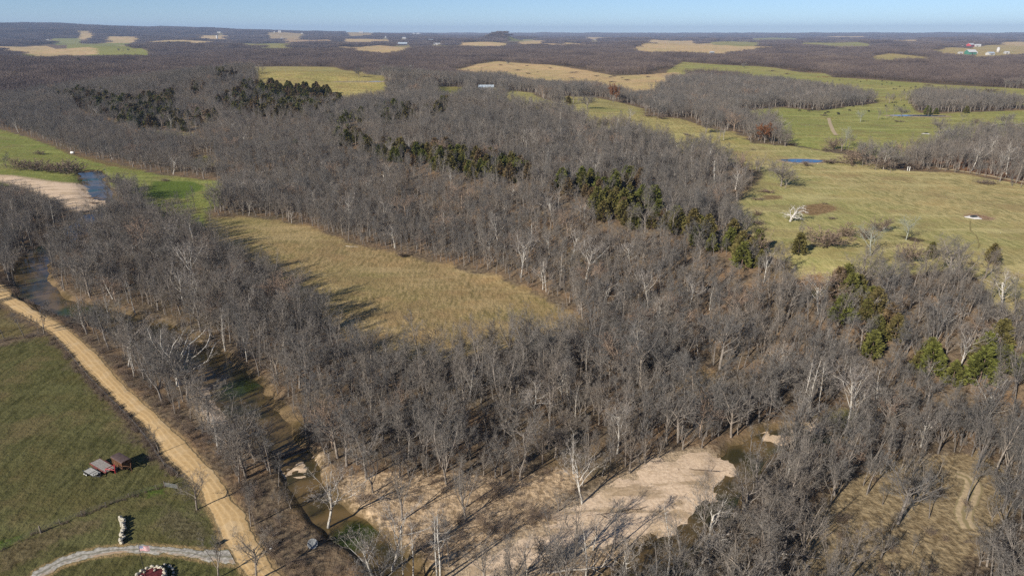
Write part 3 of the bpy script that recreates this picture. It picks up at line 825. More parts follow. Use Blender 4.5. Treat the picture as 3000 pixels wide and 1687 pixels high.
for k, (c, l, wd) in enumerate(PONDW):
    a = np.linspace(0, TAU, 48, endpoint=False)
    rs = np.random.RandomState(k)
    rad = 1 + .07 * np.sin(2 * a + k) + .05 * np.sin(3 * a + 2 * k) + .03 * np.sin(5 * a)
    rz = [R(-8), R(2), R(-4)][k]
    def ring(s, zz):
        x, y = np.cos(a) * rad * l * s, np.sin(a) * rad * wd * s
        return np.stack([c[0] + x * math.cos(rz) - y * math.sin(rz), c[1] + x * math.sin(rz) + y * math.cos(rz), np.full(48, zz)], 1)
    zw = POND_Z[k][3]
    V = np.vstack([ring(1.0, zw), [[c[0], c[1], zw]]])
    T = np.stack([np.arange(48), (np.arange(48) + 1) % 48, np.full(48, 48)], 1)
    link('pond_water', mk('pond_water', V, T, [M_POND]), kind='structure', label=POND_LABELS[k])
    r1, r2, r3 = ring(.985, zw - .3), ring(1.05, zw + .16), ring(1.3, zw - .7)
    V = np.vstack([r1, r2, r3])
    i = np.arange(48); i2 = (i + 1) % 48
    F = np.vstack([np.stack([i, i2, i2 + 48, i + 48], 1)[:, ::-1], np.stack([i + 48, i2 + 48, i2 + 96, i + 96], 1)[:, ::-1]])
    link('pond_bank', mk('pond_bank', V, F, [M_RIM], smooth_=True), kind='structure', label='low bare clay bank round the ' + POND_LABELS[k].split(' in ')[0].split(' among ')[0])
# ================================================================== plants
def unit(v):
    return v / (np.linalg.norm(v) + 1e-9)

class Plant:
    """grows a branching skeleton; level lists of (a, b, ra, rb)"""
    def __init__(s, seed, spec):
        s.r = np.random.RandomState(seed); s.sp = spec; s.S = [[] for _ in range(6)]
    def grow(s, p, d, L, r, lv):
        sp, rs = s.sp, s.r
        n = sp['seg'][lv]; nodes = [p]; rad = [r]; dirs = [d]
        for i in range(n):
            d = unit(d + rs.normal(0, sp['jit'][lv], 3) + np.array([0, 0, sp['up'][lv]]))
            q = p + d * (L / n)
            r2 = r * (1 - (1 - sp['taper'][lv]) * (i + 1) / n)
            s.S[lv].append((*p, *q, rad[-1], r2))
            nodes.append(q); rad.append(r2); dirs.append(d); p = q
        if lv >= sp['top']: return
        lo, hi = sp['kids'][lv]
        k = rs.randint(lo, hi + 1)
        ph = rs.uniform(0, TAU)
        for c in range(k):
            t = sp['t0'][lv] + (1 - sp['t0'][lv]) * ((c + rs.uniform(.2, .9)) / k)
            f = min(t, .999) * n; i = int(f); fr = f - i
            q = nodes[i] * (1 - fr) + nodes[i + 1] * fr
            rq = rad[i] * (1 - fr) + rad[i + 1] * fr
            dd = dirs[i + 1]
            ph += 2.4 + rs.normal(0, .35)
            a = R(rs.normal(sp['ang'][lv], 9)) * (1 - .25 * t)
            u = unit(np.cross(dd, (0.31, .2, 1) if abs(dd[2]) < .95 else (1, .1, 0))); v = np.cross(dd, u)
            nd = unit(dd * math.cos(a) + (u * math.cos(ph) + v * math.sin(ph)) * math.sin(a))
            LL = L * sp['len'][lv] * rs.uniform(.7, 1.2) * (1 - sp['fall'][lv] * t)
            s.grow(q, nd, LL, max(rq * sp['thin'][lv], .012), lv + 1)
    def tubes(s, levels, sides, widen=1.0):
        V, F, n0 = [], [], 0
        for lv in levels:
            if not s.S[lv]: continue
            a = np.array(s.S[lv]); A, B, ra, rb = a[:, :3], a[:, 3:6], a[:, 6] * widen, a[:, 7] * widen
            d = B - A; d /= np.linalg.norm(d, axis=1)[:, None] + 1e-9
            ref = np.where(np.abs(d[:, 2:3]) < .9, [[0, 0, 1.]], [[1., 0, 0]])
            u = np.cross(d, ref); u /= np.linalg.norm(u, axis=1)[:, None]; v = np.cross(d, u)
            k = sides[lv]
            if k == 2:
                th = s.r.uniform(0, TAU, len(a)); w_ = u * np.cos(th)[:, None] + v * np.sin(th)[:, None]
                Q = np.stack([A - w_ * ra[:, None], A + w_ * ra[:, None], B + w_ * rb[:, None], B - w_ * rb[:, None]], 1)
                V.append(Q.reshape(-1, 3)); F.append(np.arange(len(a) * 4).reshape(-1, 4) + n0); n0 += len(a) * 4
            else:
                th = TAU * np.arange(k) / k
                o = u[:, None] * np.cos(th)[None, :, None] + v[:, None] * np.sin(th)[None, :, None]
                Q = np.concatenate([A[:, None] + o * ra[:, None, None], B[:, None] + o * rb[:, None, None]], 1)
                V.append(Q.reshape(-1, 3))
                j = np.arange(k); f = np.stack([j, (j + 1) % k, (j + 1) % k + k, j + k], 1)
                F.append((f[None] + (np.arange(len(a)) * 2 * k)[:, None, None]).reshape(-1, 4) + n0); n0 += len(a) * 2 * k
        return np.concatenate(V), np.concatenate(F)

SPECS = {
 'oak': dict(H=6.5, r=.24, top=4, seg=[4, 5, 3, 2, 1], jit=[.06, .16, .2, .22, .2], up=[.05, .05, .07, .04, .05], taper=[.6, .3, .35, .4, .5],
             kids=[(9, 11), (6, 8), (6, 8), (4, 5)], t0=[.42, .25, .15, .1], ang=[54, 46, 46, 42], len=[.95, .55, .5, .55], fall=[.25, .5, .45, .3], thin=[.5, .5, .5, .7]),
 'round': dict(H=5.0, r=.3, top=4, seg=[4, 5, 3, 2, 1], jit=[.06, .14, .2, .22, .2], up=[.04, .03, .05, .03, .04], taper=[.7, .3, .35, .4, .5],
             kids=[(13, 14), (8, 9), (7, 8), (5, 6)], t0=[.4, .2, .15, .1], ang=[60, 46, 46, 44], len=[1.25, .5, .5, .55], fall=[.2, .5, .45, .3], thin=[.45, .5, .5, .7]),
 'slim': dict(H=12.0, r=.17, top=4, seg=[7, 4, 2, 2, 1], jit=[.045, .12, .2, .22, .2], up=[.06, .12, .08, .05, .05], taper=[.22, .3, .35, .4, .5],
             kids=[(12, 15), (5, 7), (5, 7), (4, 5)], t0=[.45, .2, .15, .1], ang=[42, 42, 44, 42], len=[.34, .52, .55, .6], fall=[.45, .45, .4, .3], thin=[.42, .5, .55, .75]),
 'fork': dict(H=3.2, r=.2, top=4, seg=[3, 6, 3, 2, 1], jit=[.05, .1, .18, .22, .2], up=[.03, .1, .09, .06, .05], taper=[.75, .25, .3, .4, .5],
             kids=[(4, 5), (9, 11), (5, 7), (4, 5)], t0=[.6, .3, .15, .1], ang=[27, 42, 44, 42], len=[2.7, .3, .5, .6], fall=[.15, .45, .4, .3], thin=[.62, .45, .5, .75]),
 'pale': dict(H=8.5, r=.21, top=4, seg=[6, 6, 4, 2, 1], jit=[.08, .2, .26, .28, .25], up=[.05, .09, .09, .06, .05], taper=[.5, .28, .3, .4, .5],
             kids=[(9, 11), (6, 7), (5, 6), (4, 5)], t0=[.38, .3, .2, .15], ang=[44, 42, 44, 42], len=[.85, .5, .48, .55], fall=[.3, .45, .4, .3], thin=[.5, .5, .48, .6]),
 'pole': dict(H=16.0, r=.2, top=3, seg=[10, 5, 3, 1], jit=[.035, .2, .26, .2], up=[.05, .1, .06, .05], taper=[.22, .3, .35, .5],
             kids=[(11, 14), (4, 6), (3, 5)], t0=[.42, .25, .2], ang=[46, 44, 44], len=[.24, .5, .5], fall=[.4, .4, .3], thin=[.42, .5, .55]),
 'great': dict(H=5.5, r=.62, top=4, seg=[4, 8, 5, 3, 1], jit=[.08, .2, .26, .28, .25], up=[.03, .06, .08, .06, .05], taper=[.8, .22, .28, .4, .5],
             kids=[(11, 12), (7, 8), (5, 6), (4, 5)], t0=[.35, .25, .2, .15], ang=[50, 46, 46, 44], len=[2.5, .42, .45, .5], fall=[.2, .45, .4, .3], thin=[.48, .46, .48, .6]),
 'dead': dict(H=5.0, r=.5, top=3, seg=[5, 7, 5, 2], jit=[.12, .3, .36, .35], up=[.04, .0, .06, .05], taper=[.75, .3, .3, .4],
             kids=[(11, 12), (6, 7), (4, 5)], t0=[.2, .2, .2], ang=[66, 50, 48], len=[1.05, .45, .5], fall=[.1, .4, .3], thin=[.6, .55, .55]),
 'shrub': dict(H=.3, r=.07, top=3, seg=[1, 4, 2, 1], jit=[.05, .2, .24, .2], up=[0, .08, .08, .05], taper=[.9, .3, .4, .5],
             kids=[(15, 18), (8, 10), (6, 8)], t0=[0., .15, .1], ang=[42, 40, 40], len=[9.0, .42, .5], fall=[0, .4, .3], thin=[.5, .55, .7]),
}
TWIGW = {'round': .016, 'oak': .016, 'slim': .0155, 'fork': .0155, 'pale': .014, 'pole': .013, 'great': .016, 'dead': .02, 'shrub': .019}

def tree_data(kind, seed, light=False, heavy=1.0):
    """(trunk V,F), (crown V,F), height"""
    sp = dict(SPECS[kind])
    if light: sp['top'] = 3
    P = Plant(seed, sp)
    P.grow(np.array([0, 0, -.3]), unit(np.array([P.r.normal(0, .04), P.r.normal(0, .04), 1.])), sp['H'] + .3, sp['r'], 0)
    for lv in range(3, 5):
        P.S[lv] = [(*q[:6], max(q[6], TWIGW[kind]) * (1.15 if lv == 3 else .9) * heavy, max(q[7], TWIGW[kind] * .6) * heavy) for q in P.S[lv]]
    if kind in ('great', 'pale', 'pole', 'dead'): tr, cr = [0, 1], [2, 3, 4]
    elif kind == 'shrub': tr, cr = [0, 1], [2, 3]
    else: tr, cr = [0, 1], [2, 3, 4]
    if light:
        P.S[3] = [(*q[:6], q[6] * 2.1, q[7] * 2.1) for q in P.S[3]]
        T = P.tubes(tr, [5, 3, 3, 2, 2]); K = P.tubes(cr[:-1] if len(cr) > 2 else cr, [5, 3, 2, 2, 2])
    else:
        T = P.tubes(tr, [7, 5, 3, 3, 2]); K = P.tubes(cr, [7, 5, 3, 2 if kind != 'great' else 3, 2])
    top = max(np.abs(K[0][:, 2]).max(), T[0][:, 2].max())
    return T, K, top

TREE_GREYS = [(.12, .108, .102), (.20, .178, .165), (.235, .20, .175), (.165, .135, .115)]
M_TWIG = varied('bare_twigs', [(.102, .098, .092), (.148, .138, .126), (.2, .176, .15), (.165, .136, .11)])
M_BARK = varied('grey_bark', [(.13, .115, .103), (.2, .178, .158), (.25, .215, .18), (.16, .13, .105)], .6, 1.35)
M_TAN = varied('tan_bark', [(.24, .18, .135), (.33, .25, .185)], .6, 1.3)
M_TANT = varied('tan_twigs', [(.24, .17, .125), (.3, .215, .155)])
M_PALE = varied('pale_sycamore_bark', [(.46, .43, .385), (.66, .63, .57)], .7, 1.1, (1.3, .5, (.3, .25, .19)))
M_PALET = varied('pale_sycamore_twigs', [(.23, .2, .175), (.32, .285, .25)])
M_DEAD = varied('bleached_wood', [(.42, .4, .37), (.52, .49, .45)], .65, 1.2)
M_SHRUB = varied('brush_twigs', [(.13, .1, .082), (.19, .145, .11), (.22, .155, .11)])
M_RED = varied('russet_leaf', [(.15, .065, .032), (.2, .09, .04)])
M_LICHEN = varied('lichen_grey_twigs', [(.24, .25, .21), (.3, .31, .26)])
M_CEDAR = varied('cedar_needles', [(.068, .08, .019), (.105, .11, .025), (.12, .095, .036), (.084, .096, .022)], .6, 1.45)
M_CEDARB = varied('brown_cedar_needles', [(.16, .105, .055), (.12, .09, .045)], .6, 1.4)
M_CBARK = plain('cedar_bark', (.16, .11, .08), .9, .3, 4)

class Kind:
    """shared trunk and crown meshes of one shape of tree"""
    def __init__(s, name, kind, seed, mt, mc, light=False, heavy=1.0):
        (tv, tf), (kv, kf), s.top = tree_data(kind, seed, light, heavy)
        s.trunk = mk('trunk', tv, tf, [mt], smooth_=True)
        s.crown = mk('crown', kv, kf, [mc])
        s.both = (tv, tf, kv, kf); s.mats = (mt, mc)
        s.wide = np.percentile(np.hypot(kv[:, 0], kv[:, 1]), 92)
    def joined(s, name):
        tv, tf, kv, kf = s.both
        return mk(name, np.vstack([tv, kv]), [tf, kf + len(tv)], s.mats, np.r_[np.zeros(len(tf)), np.ones(len(kf))])

OAKS = [Kind('oak', 'oak', 20 + i, M_BARK, M_TWIG) for i in range(3)]
SLIMS = [Kind('slim', 'slim', 40 + i, M_BARK, M_TWIG) for i in range(4)]
FORKS = [Kind('fork', 'fork', 60 + i, M_BARK, M_TWIG) for i in range(3)]
PALES = [Kind('pale', 'pale', 80 + i, M_PALE, M_PALET) for i in range(4)]
POLES = [Kind('pole', 'pole', 100 + i, M_PALE, M_PALET) for i in range(3)]
GREATS = [Kind('great', 'great', 120, M_PALE, M_PALET)]
DEADS = [Kind('dead', 'dead', 131, M_DEAD, M_DEAD)]
SHRUBS = [Kind('shrub', 'shrub', 140 + i, M_SHRUB, M_SHRUB) for i in range(3)]

# denser twigged kinds for trees standing alone in the open
OAKD = [Kind('round', 'round', 25 + i, M_BARK, M_TWIG, False, 1.7) for i in range(2)]
FORKD = [Kind('fork', 'fork', 65 + i, M_BARK, M_TWIG, False, 2.4) for i in range(2)]
SHRUBD = [Kind('shrub', 'shrub', 145 + i, M_SHRUB, M_SHRUB, False, 3.2) for i in range(3)]
TANS = [Kind('tan', 'pale', 86, M_TAN, M_TANT), Kind('tan', 'oak', 24, M_TAN, M_TANT)]

def cedar_data(seed, n_arm=130, tuft=11):
    rs = np.random.RandomState(seed)
    H = 8.0; W = rs.uniform(2.3, 3.1)
    V, F = [], []
    pw = rs.uniform(1.3, 2.4)
    arms = []
    for i in range(n_arm):
        h = H * (.06 + .94 * (i + rs.uniform(0, 1)) / n_arm)
        f = h / H
        rad = W * (1 - f ** pw) * (.45 + .55 * min(1, f / .12)) * rs.uniform(.72, 1.12) + .12
        th = i * 2.4 + rs.normal(0, .4)
        arms.append((h, th, rad))
    for h, th, rad in arms:
        for k in range(tuft):
            s = rad * (rs.uniform(.35, 1.0) ** .7)
            c = np.array([math.cos(th) * s, math.sin(th) * s, h + s * .22 - .1]) + rs.normal(0, .16, 3)
            out = unit(np.array([math.cos(th), math.sin(th), .75]) + rs.normal(0, .45, 3))
            side = unit(np.cross(out, rs.normal(0, 1, 3)))
            L, wd = rs.uniform(.4, .85), rs.uniform(.15, .28)
            n0 = len(V)
            V += [c - side * wd, c + side * wd, c + out * L + side * wd * .3, c + out * L - side * wd * .3]
            F.append((n0, n0 + 1, n0 + 2, n0 + 3))
    return np.array(V), np.array(F)

class Cedar:
    def __init__(s, seed, m):
        kv, kf = cedar_data(seed)
        b = MB(); b.tube([(0, 0, -.3), (0.05, 0, 3.5), (0, .03, 7.2)], [.17, .1, .03], 6, False)
        s.trunk = b.mesh('trunk', M_CBARK, True); s.crown = mk('crown', kv, kf, [m])
        tv, tf = np.concatenate(b.V), np.concatenate(b.F4)
        s.both = (tv, tf, kv, kf); s.mats = (M_CBARK, m); s.top = 8.2; s.wide = 2.3
    joined = Kind.joined
CEDARS = [Cedar(200 + i, M_CEDAR) for i in range(4)] + [Cedar(210, M_CEDARB)]
for c in CEDARS: c.one = c.joined('cedar_tree')

def put_tree(name, K, label, cat, x, y, h, rz, group=None, wide=1.0):
    """one tree: an Empty with its trunk and crown"""
    s = h / K.top
    r = thing(name, label, cat, (x, y, float(height(np.array([x]), np.array([y]))[0]) - .05), rz, (s * wide, s * wide, s), group)
    a = bpy.data.objects.new('trunk', K.trunk); C.objects.link(a); a.parent = r
    b = bpy.data.objects.new('crown', K.crown); C.objects.link(b); b.parent = r
    return r

# ------------------------------------------------------------------ scattering for what is past counting
def scatter(name, pts, rot, scl, idx, meshes, label):
    col = bpy.data.collections.new(name + '_kinds')
    for i, me in enumerate(meshes):
        o = bpy.data.objects.new('kind_%02d' % i, me); col.objects.link(o)
    me = bpy.data.meshes.new(name)
    me.vertices.add(len(pts)); me.vertices.foreach_set('co', np.asarray(pts, np.float32).ravel())
    for nm, arr, ty in (('turn', rot, 'FLOAT'), ('pick', idx, 'INT')):
        a = me.attributes.new(nm, ty, 'POINT'); a.data.foreach_set('value', np.asarray(arr, np.float32 if ty == 'FLOAT' else np.int32))
    a = me.attributes.new('grow', 'FLOAT_VECTOR', 'POINT'); a.data.foreach_set('vector', np.asarray(scl, np.float32).ravel())
    o = link(name, me, kind='stuff', label=label)
    ng = bpy.data.node_groups.new(name, 'GeometryNodeTree')
    ng.interface.new_socket('Geometry', in_out='INPUT', socket_type='NodeSocketGeometry')
    ng.interface.new_socket('Geometry', in_out='OUTPUT', socket_type='NodeSocketGeometry')
    N = ng.nodes; L = ng.links
    gi, go = N.new('NodeGroupInput'), N.new('NodeGroupOutput')
    ci = N.new('GeometryNodeCollectionInfo'); ci.inputs['Collection'].default_value = col
    ci.inputs['Separate Children'].default_value = True; ci.inputs['Reset Children'].default_value = True
    ip = N.new('GeometryNodeInstanceOnPoints'); ip.inputs['Pick Instance'].default_value = True
    def named(nm, ty):
        q = N.new('GeometryNodeInputNamedAttribute'); q.data_type = ty; q.inputs['Name'].default_value = nm
        return [s_ for s_ in q.outputs if s_.enabled and s_.name == 'Attribute'][0]
    cx = N.new('ShaderNodeCombineXYZ'); L.new(named('turn', 'FLOAT'), cx.inputs[2])
    L.new(gi.outputs[0], ip.inputs['Points']); L.new(ci.outputs[0], ip.inputs['Instance'])
    L.new(named('pick', 'INT'), ip.inputs['Instance Index']); L.new(cx.outputs[0], ip.inputs['Rotation'])
    L.new(named('grow', 'FLOAT_VECTOR'), ip.inputs['Scale'])
    L.new(ip.outputs[0], go.inputs[0])
    md = o.modifiers.new('scatter', 'NODES'); md.node_group = ng
    return o

def to_px(P3):
    """photograph pixel of world points, and depth"""
    P3 = np.asarray(P3, float)
    y, z = P3[:, 1], P3[:, 2] - CAM_H
    dep = y * math.cos(PITCH) - z * math.sin(PITCH)
    up = y * math.sin(PITCH) + z * math.cos(PITCH)
    u = 512 + FOC * P3[:, 0] / dep; v = 287.5 - FOC * up / dep
    return u * 3000 / 1024, v * 3000 / 1024, dep

def jitter_grid(r0, r1, step, half, seed, jit=.46):
    rs = np.random.RandomState(seed)
    x1 = r1 * math.sin(R(half))
    gx = np.arange(-x1, x1, step); gy = np.arange(0, r1, step)
    X, Y = np.meshgrid(gx, gy)
    X = X + (np.arange(len(gy)) % 2)[:, None] * step * .5
    P = np.stack([X.ravel(), Y.ravel()], 1) + rs.uniform(-jit, jit, (X.size, 2)) * step
    r = np.hypot(P[:, 0], P[:, 1]); a = np.abs(np.degrees(np.arctan2(P[:, 0], P[:, 1])))
    return P[(r > r0) & (r <= r1) & (a < half)]

PASTURES = [i for i, (n, _, _) in enumerate(FIELDS) if n in ('pond_pasture', 'cow_pasture', 'hedge_pasture', 'mid_pasture', 'long_pasture', 'left_far_hay', 'straw_slope')]
def woods_mask(P, margin, rs, thin=True):
    fs, who = field_sd(P)
    rag = 7.0 * wave(P[:, 0], P[:, 1], 13, 1.5) * np.isin(who, PASTURES)
    keep = fs + rag < -margin * rs.uniform(.3, 1.3, len(P))
    stray = np.isin(who, PASTURES) & (fs < 15) & (wave(P[:, 0], P[:, 1], 19, 4.) > .42) & (rs.uniform(0, 1, len(P)) < .16)
    keep |= stray                                   # trees straying into the open along the wood edges
    for l, wd, c in [(l, wd, c) for c, l, wd in PONDW]:
        keep &= np.hypot(P[:, 0] - c[0], P[:, 1] - c[1]) > l * 1.15
    near = np.hypot(P[:, 0], P[:, 1]) < 700
    Q = P[near]
    k = creek_clear(Q) > rs.uniform(-.6, 2.0, len(Q))
    k &= poly_sd(Q, ROADP, 30) < -2.2
    k &= poly_sd(Q, DRIVEP, 30) < -2
    for q_, V in enumerate(BW):
        k &= poly_sd(Q, V, 30) < -.3
        if q_ == 1:
            for m_ in (1.04, 1.08, 1.12): k &= poly_sd(Q * m_, V, 30) < -.3
    keep[near] &= k
    if thin:
        mid = np.where(np.hypot(P[:, 0], P[:, 1]) < 1300)[0]; Q = P[mid]
        u = rs.uniform(0, 1, len(Q)); k = np.ones(len(Q), bool)
        for share, V in TW: k &= ~((poly_sd(Q, V, 30) > 0) & (u > share))
        for share, V in CZ: k &= ~((np.maximum(poly_sd(Q, V, 30), np.maximum(poly_sd(Q * 1.04, V, 30), poly_sd(Q * 1.08, V, 30))) > 0) & (u > share))
        keep[mid] &= k
    return keep

CZ = [(.3, W2(Z)) for Z, _, _ in CEDAR_ZONES]
rs = np.random.RandomState(5)
# --- bare trees near enough to be seen one by one
P = jitter_grid(62, 470, 3.9, 50, 1)
P = P[woods_mask(P, 2.0, rs)]
P = P[rs.uniform(0, 1, len(P)) < .5 + .5 * smooth(-.5, .3, wave(P[:, 0], P[:, 1], 23, 3.))]
fdist, fside = seg_dist(P, HILL_FOOT); uphill = (-fside * fdist)
hgt = np.clip(rs.normal(12.0, 2.9, len(P)), 5.5, 19) * np.where(uphill > 5, .9, 1.0)
slim_share = np.where(uphill > 0, .78, .42)
u = rs.uniform(0, 1, len(P))
pick = np.where(u < slim_share, rs.randint(3, 7, len(P)), np.where(u < slim_share + (1 - slim_share) * .6, rs.randint(7, 10, len(P)), rs.randint(0, 3, len(P))))
NEAR_KINDS = OAKS + SLIMS + FORKS
tops = np.array([k.top for k in NEAR_KINDS])
turn = rs.uniform(0, TAU, len(P))
Zg = height(P[:, 0], P[:, 1])
px, py, dep = to_px(np.column_stack([P, Zg]))
tx, ty, _ = to_px(np.column_stack([P, Zg + hgt]))
inview = (px > -60) & (px < 3060) & (ty < 1687 - 40) & (dep > 5)
size = np.where(inview, hgt / np.maximum(dep, 1), 0)
N_SINGLE = 262
single = np.zeros(len(P), bool); single[np.argsort(-size)[:N_SINGLE]] = True
NEAR = dict(P=P, h=hgt, pick=pick, turn=turn, px=px, py=py, uphill=uphill)
rest = ~single
EXTRA = POLES + PALES + TANS
u = rs.uniform(0, 1, len(P)); pick = np.where(rest & (u < .085), 10 + rs.randint(0, len(EXTRA), len(P)), pick)
MIX_KINDS = NEAR_KINDS + EXTRA
tops = np.array([k.top for k in MIX_KINDS])
sc = (hgt / tops[pick])[rest]
wd = rs.uniform(.9, 1.5, len(sc))
scatter('bare_woods', np.column_stack([P[rest], Zg[rest] - .05]), turn[rest], np.column_stack([sc * wd, sc * wd, sc]), pick[rest],
        [k.joined('bare_tree') for k in MIX_KINDS], 'dense grey brown leafless woods of the valley and hillside')

# --- saplings filling the woods
P = jitter_grid(64, 470, 3.3, 50, 3)
P = P[woods_mask(P, 1.0, rs)]
fd, fs_ = seg_dist(P, HILL_FOOT)
P = P[rs.uniform(0, 1, len(P)) < np.where(-fs_ * fd > 0, .62, .45)]
SAP = [Kind('sapling', 'slim', 170 + i, M_BARK, M_TWIG) for i in range(2)] + FORKS[:2]
pk = rs.randint(0, 4, len(P)); sc = rs.uniform(3.6, 8.0, len(P)) / np.array([k.top for k in SAP])[pk]; wd = rs.uniform(1.1, 1.7, len(P))
scatter('sapling_woods', np.column_stack([P, height(P[:, 0], P[:, 1]) - .05]), rs.uniform(0, TAU, len(P)), np.column_stack([sc * wd, sc * wd, sc]), pk,
        [k.joined('sapling') for k in SAP], 'thin leafless saplings crowding between the bigger trees')

# --- middle distance
P = jitter_grid(470, 1250, 5.2, 48, 2)
P = P[woods_mask(P, 3.0, rs)]
hg = np.clip(rs.normal(12.2, 2.2, len(P)), 6, 17)
pk = np.where(rs.uniform(0, 1, len(P)) < .05, 10 + rs.randint(0, len(EXTRA), len(P)), rs.randint(0, 10, len(P)))
sc = hg / tops[pk]; wd = rs.uniform(1.0, 1.45, len(P))
scatter('hillside_woods', np.column_stack([P, height(P[:, 0], P[:, 1]) - .05]), rs.uniform(0, TAU, len(P)), np.column_stack([sc * wd, sc * wd, sc]), pk,
        [k.joined('bare_tree') for k in MIX_KINDS], 'bare woods on the slopes beyond the hayfield')

# --- far woods: whole groves at a time
M_FTWIG = varied('distant_bare_twigs', [(.075, .06, .057), (.118, .093, .085), (.155, .12, .104), (.195, .153, .122)], .6, 1.3)
def grove(seed, side, spacing, n_rib, rib, kindcol):
    rs_ = np.random.RandomState(seed)
    V, n0 = [], 0
    g = np.arange(-side / 2, side / 2, spacing)
    for gx in g:
        for gy in g:
            x, y = gx + rs_.uniform(-.5, .5) * spacing, gy + rs_.uniform(-.5, .5) * spacing
            h = rs_.normal(12.5, 1.8)
            w_ = spacing * rs_.uniform(.5, .75)
            a = rs_.normal(0, 1, (n_rib, 3)); a /= np.linalg.norm(a, axis=1)[:, None]
            a[:, 2] = np.abs(a[:, 2]) * 1.1 - .25
            c = np.array([x, y, h * .58]) + a * np.array([w_, w_, h * .42]) * rs_.uniform(.5, 1, (n_rib, 1)) ** .5
            d = a * .6 + rs_.normal(0, .5, (n_rib, 3)) + [0, 0, .5]; d /= np.linalg.norm(d, axis=1)[:, None]
            s_ = np.cross(d, rs_.normal(0, 1, (n_rib, 3))); s_ /= np.linalg.norm(s_, axis=1)[:, None]
            L = rs_.uniform(.7, 1.5, (n_rib, 1)) * rib[0]; ww = rs_.uniform(.6, 1.3, (n_rib, 1)) * rib[1]
            V.append(np.stack([c - s_ * ww, c + s_ * ww, c + d * L + s_ * ww * .5, c + d * L - s_ * ww * .5], 1).reshape(-1, 3))
            t_ = np.array([[x - .16, y, 0], [x + .16, y, 0], [x + .1, y, h * .8], [x - .1, y, h * .8]])
            V.append(t_)
    V = np.concatenate(V)
    return mk('far_grove', V, np.arange(len(V)).reshape(-1, 4), [kindcol])
def far_points(r0, r1, step, half, seed, margin):
    P = jitter_grid(r0, r1, step, half, seed, .12)
    fs, _ = field_sd(P)
    return P[fs < -margin]
P = far_points(1235, 3600, 34, 44, 7, 12)
GR = [grove(300 + i, 36, 6.2, 46, (1.9, .13), M_FTWIG) for i in range(4)]
k = len(P)
scatter('far_woods', np.column_stack([P, height(P[:, 0], P[:, 1]) - .4]), rs.randint(0, 4, k) * math.pi / 2 + rs.normal(0, .1, k), np.column_stack([np.full(k, 1.02), np.full(k, 1.02), np.clip(rs.uniform(.8, 1.15, k) + .35 * wave(P[:, 0], P[:, 1], 90, 2.), .45, 1.5)]), rs.randint(0, 4, k),
        GR, 'far brown purple winter woods between pale fields')
P = far_points(3600, 14500, 92, 43, 8, 30)
GR = [grove(320 + i, 96, 9.0, 26, (3.4, .42), M_FTWIG) for i in range(3)]
k = len(P)
scatter('horizon_woods', np.column_stack([P, height(P[:, 0], P[:, 1]) - .6]), rs.randint(0, 4, k) * math.pi / 2 + rs.normal(0, .1, k), np.column_stack([np.full(k, 1.02), np.full(k, 1.02), np.clip(rs.uniform(.75, 1.3, k) + .5 * wave(P[:, 0], P[:, 1], 260, 2.), .4, 1.9)]), rs.randint(0, 3, k),
        GR, 'dark blue wooded ridges below the skyline')

# --- undergrowth
P = jitter_grid(64, 430, 3.0, 49, 12)
P = P[woods_mask(P, 1.2, rs, False)]
scrub = np.maximum(poly_sd(P, TW[0][1], 30), poly_sd(P, TW[1][1], 30))
clear = poly_sd(P, TW[3][1], 30) > 0
u = rs.uniform(0, 1, len(P)); nz = wave(P[:, 0], P[:, 1], 11, 2.)
keep = np.where(scrub > 0, u < .25 + .4 * (nz > .0), np.where(clear, u < .16 * (nz > -.2), u < .07 + .2 * (nz > .05)))
P = P[keep]; scrub = scrub[keep]
sh = np.where(scrub > 0, rs.uniform(.7, 2.4, len(P)), rs.uniform(.8, 2.6, len(P)))
THICK = [W2([(1330, 1480), (1420, 1440), (1520, 1440), (1640, 1500), (1620, 1560), (1500, 1600), (1380, 1590)]), W2([(1690, 1420), (1780, 1400), (1800, 1450), (1720, 1480)])]
th = np.max([poly_sd(P, V, 30) for V in THICK], 0) > 0
low = poly_sd(P, TW[7][1], 30) > 0
sh = np.where(low, rs.uniform(.8, 2.6, len(P)), sh)
sh = np.where(th, rs.uniform(2.4, 4.5, len(P)), sh)
st = np.array([k.top for k in SHRUBS]); pk = rs.randint(0, 3, len(P)); s_ = sh / st[pk]
scatter('undergrowth', np.column_stack([P, height(P[:, 0], P[:, 1]) - .05]), rs.uniform(0, TAU, len(P)), np.column_stack([s_ * 1.3, s_ * 1.3, s_]), pk,
        [k.joined('brush') for k in SHRUBS], 'tangled brown leafless brush under the trees and on the sand')
# ================================================================== trees one can point at
LANDMARKS = [('the great white sycamore', 500, 1030), ('the green creek pool', 1050, 1545), ('the long brown pool', 730, 1150), ('the blue pool by the road', 95, 770),
    ("the hayfield's near corner", 1690, 960), ("the hayfield's lower edge", 1330, 1060), ("the hayfield's shaded edge", 830, 860), ("the gravel bar's upper tip", 2110, 1365),
    ("the gravel bar's middle", 1800, 1500), ("the gravel bar's lower end", 1480, 1670), ('the small creekside clearing', 2090, 1120), ('the narrow gravel spit', 2310, 1268),
    ('the curved two-track', 2832, 1465), ('the corner grass patch', 2560, 1640), ('the driveway mouth', 700, 1640), ('the sandy scrub', 1180, 1500), ('the bare sand patch', 1250, 1405),
    ('the parked trailers', 420, 1340), ('the small gravel hump', 870, 1360), ('the round grey lid', 917, 1597), ('the cedar cluster', 2530, 950), ('the dense brush thicket', 1560, 1500),
    ('the upper creek bend', 2600, 1310), ('the corner cedars', 2850, 1090), ('the old road fork', 330, 925), ('the far hayfield strip', 1880, 1130), ('the wooded slope foot', 2450, 1180)]
LMW = np.array([at(a, b) for _, a, b in LANDMARKS])
LABELS_USED = {}

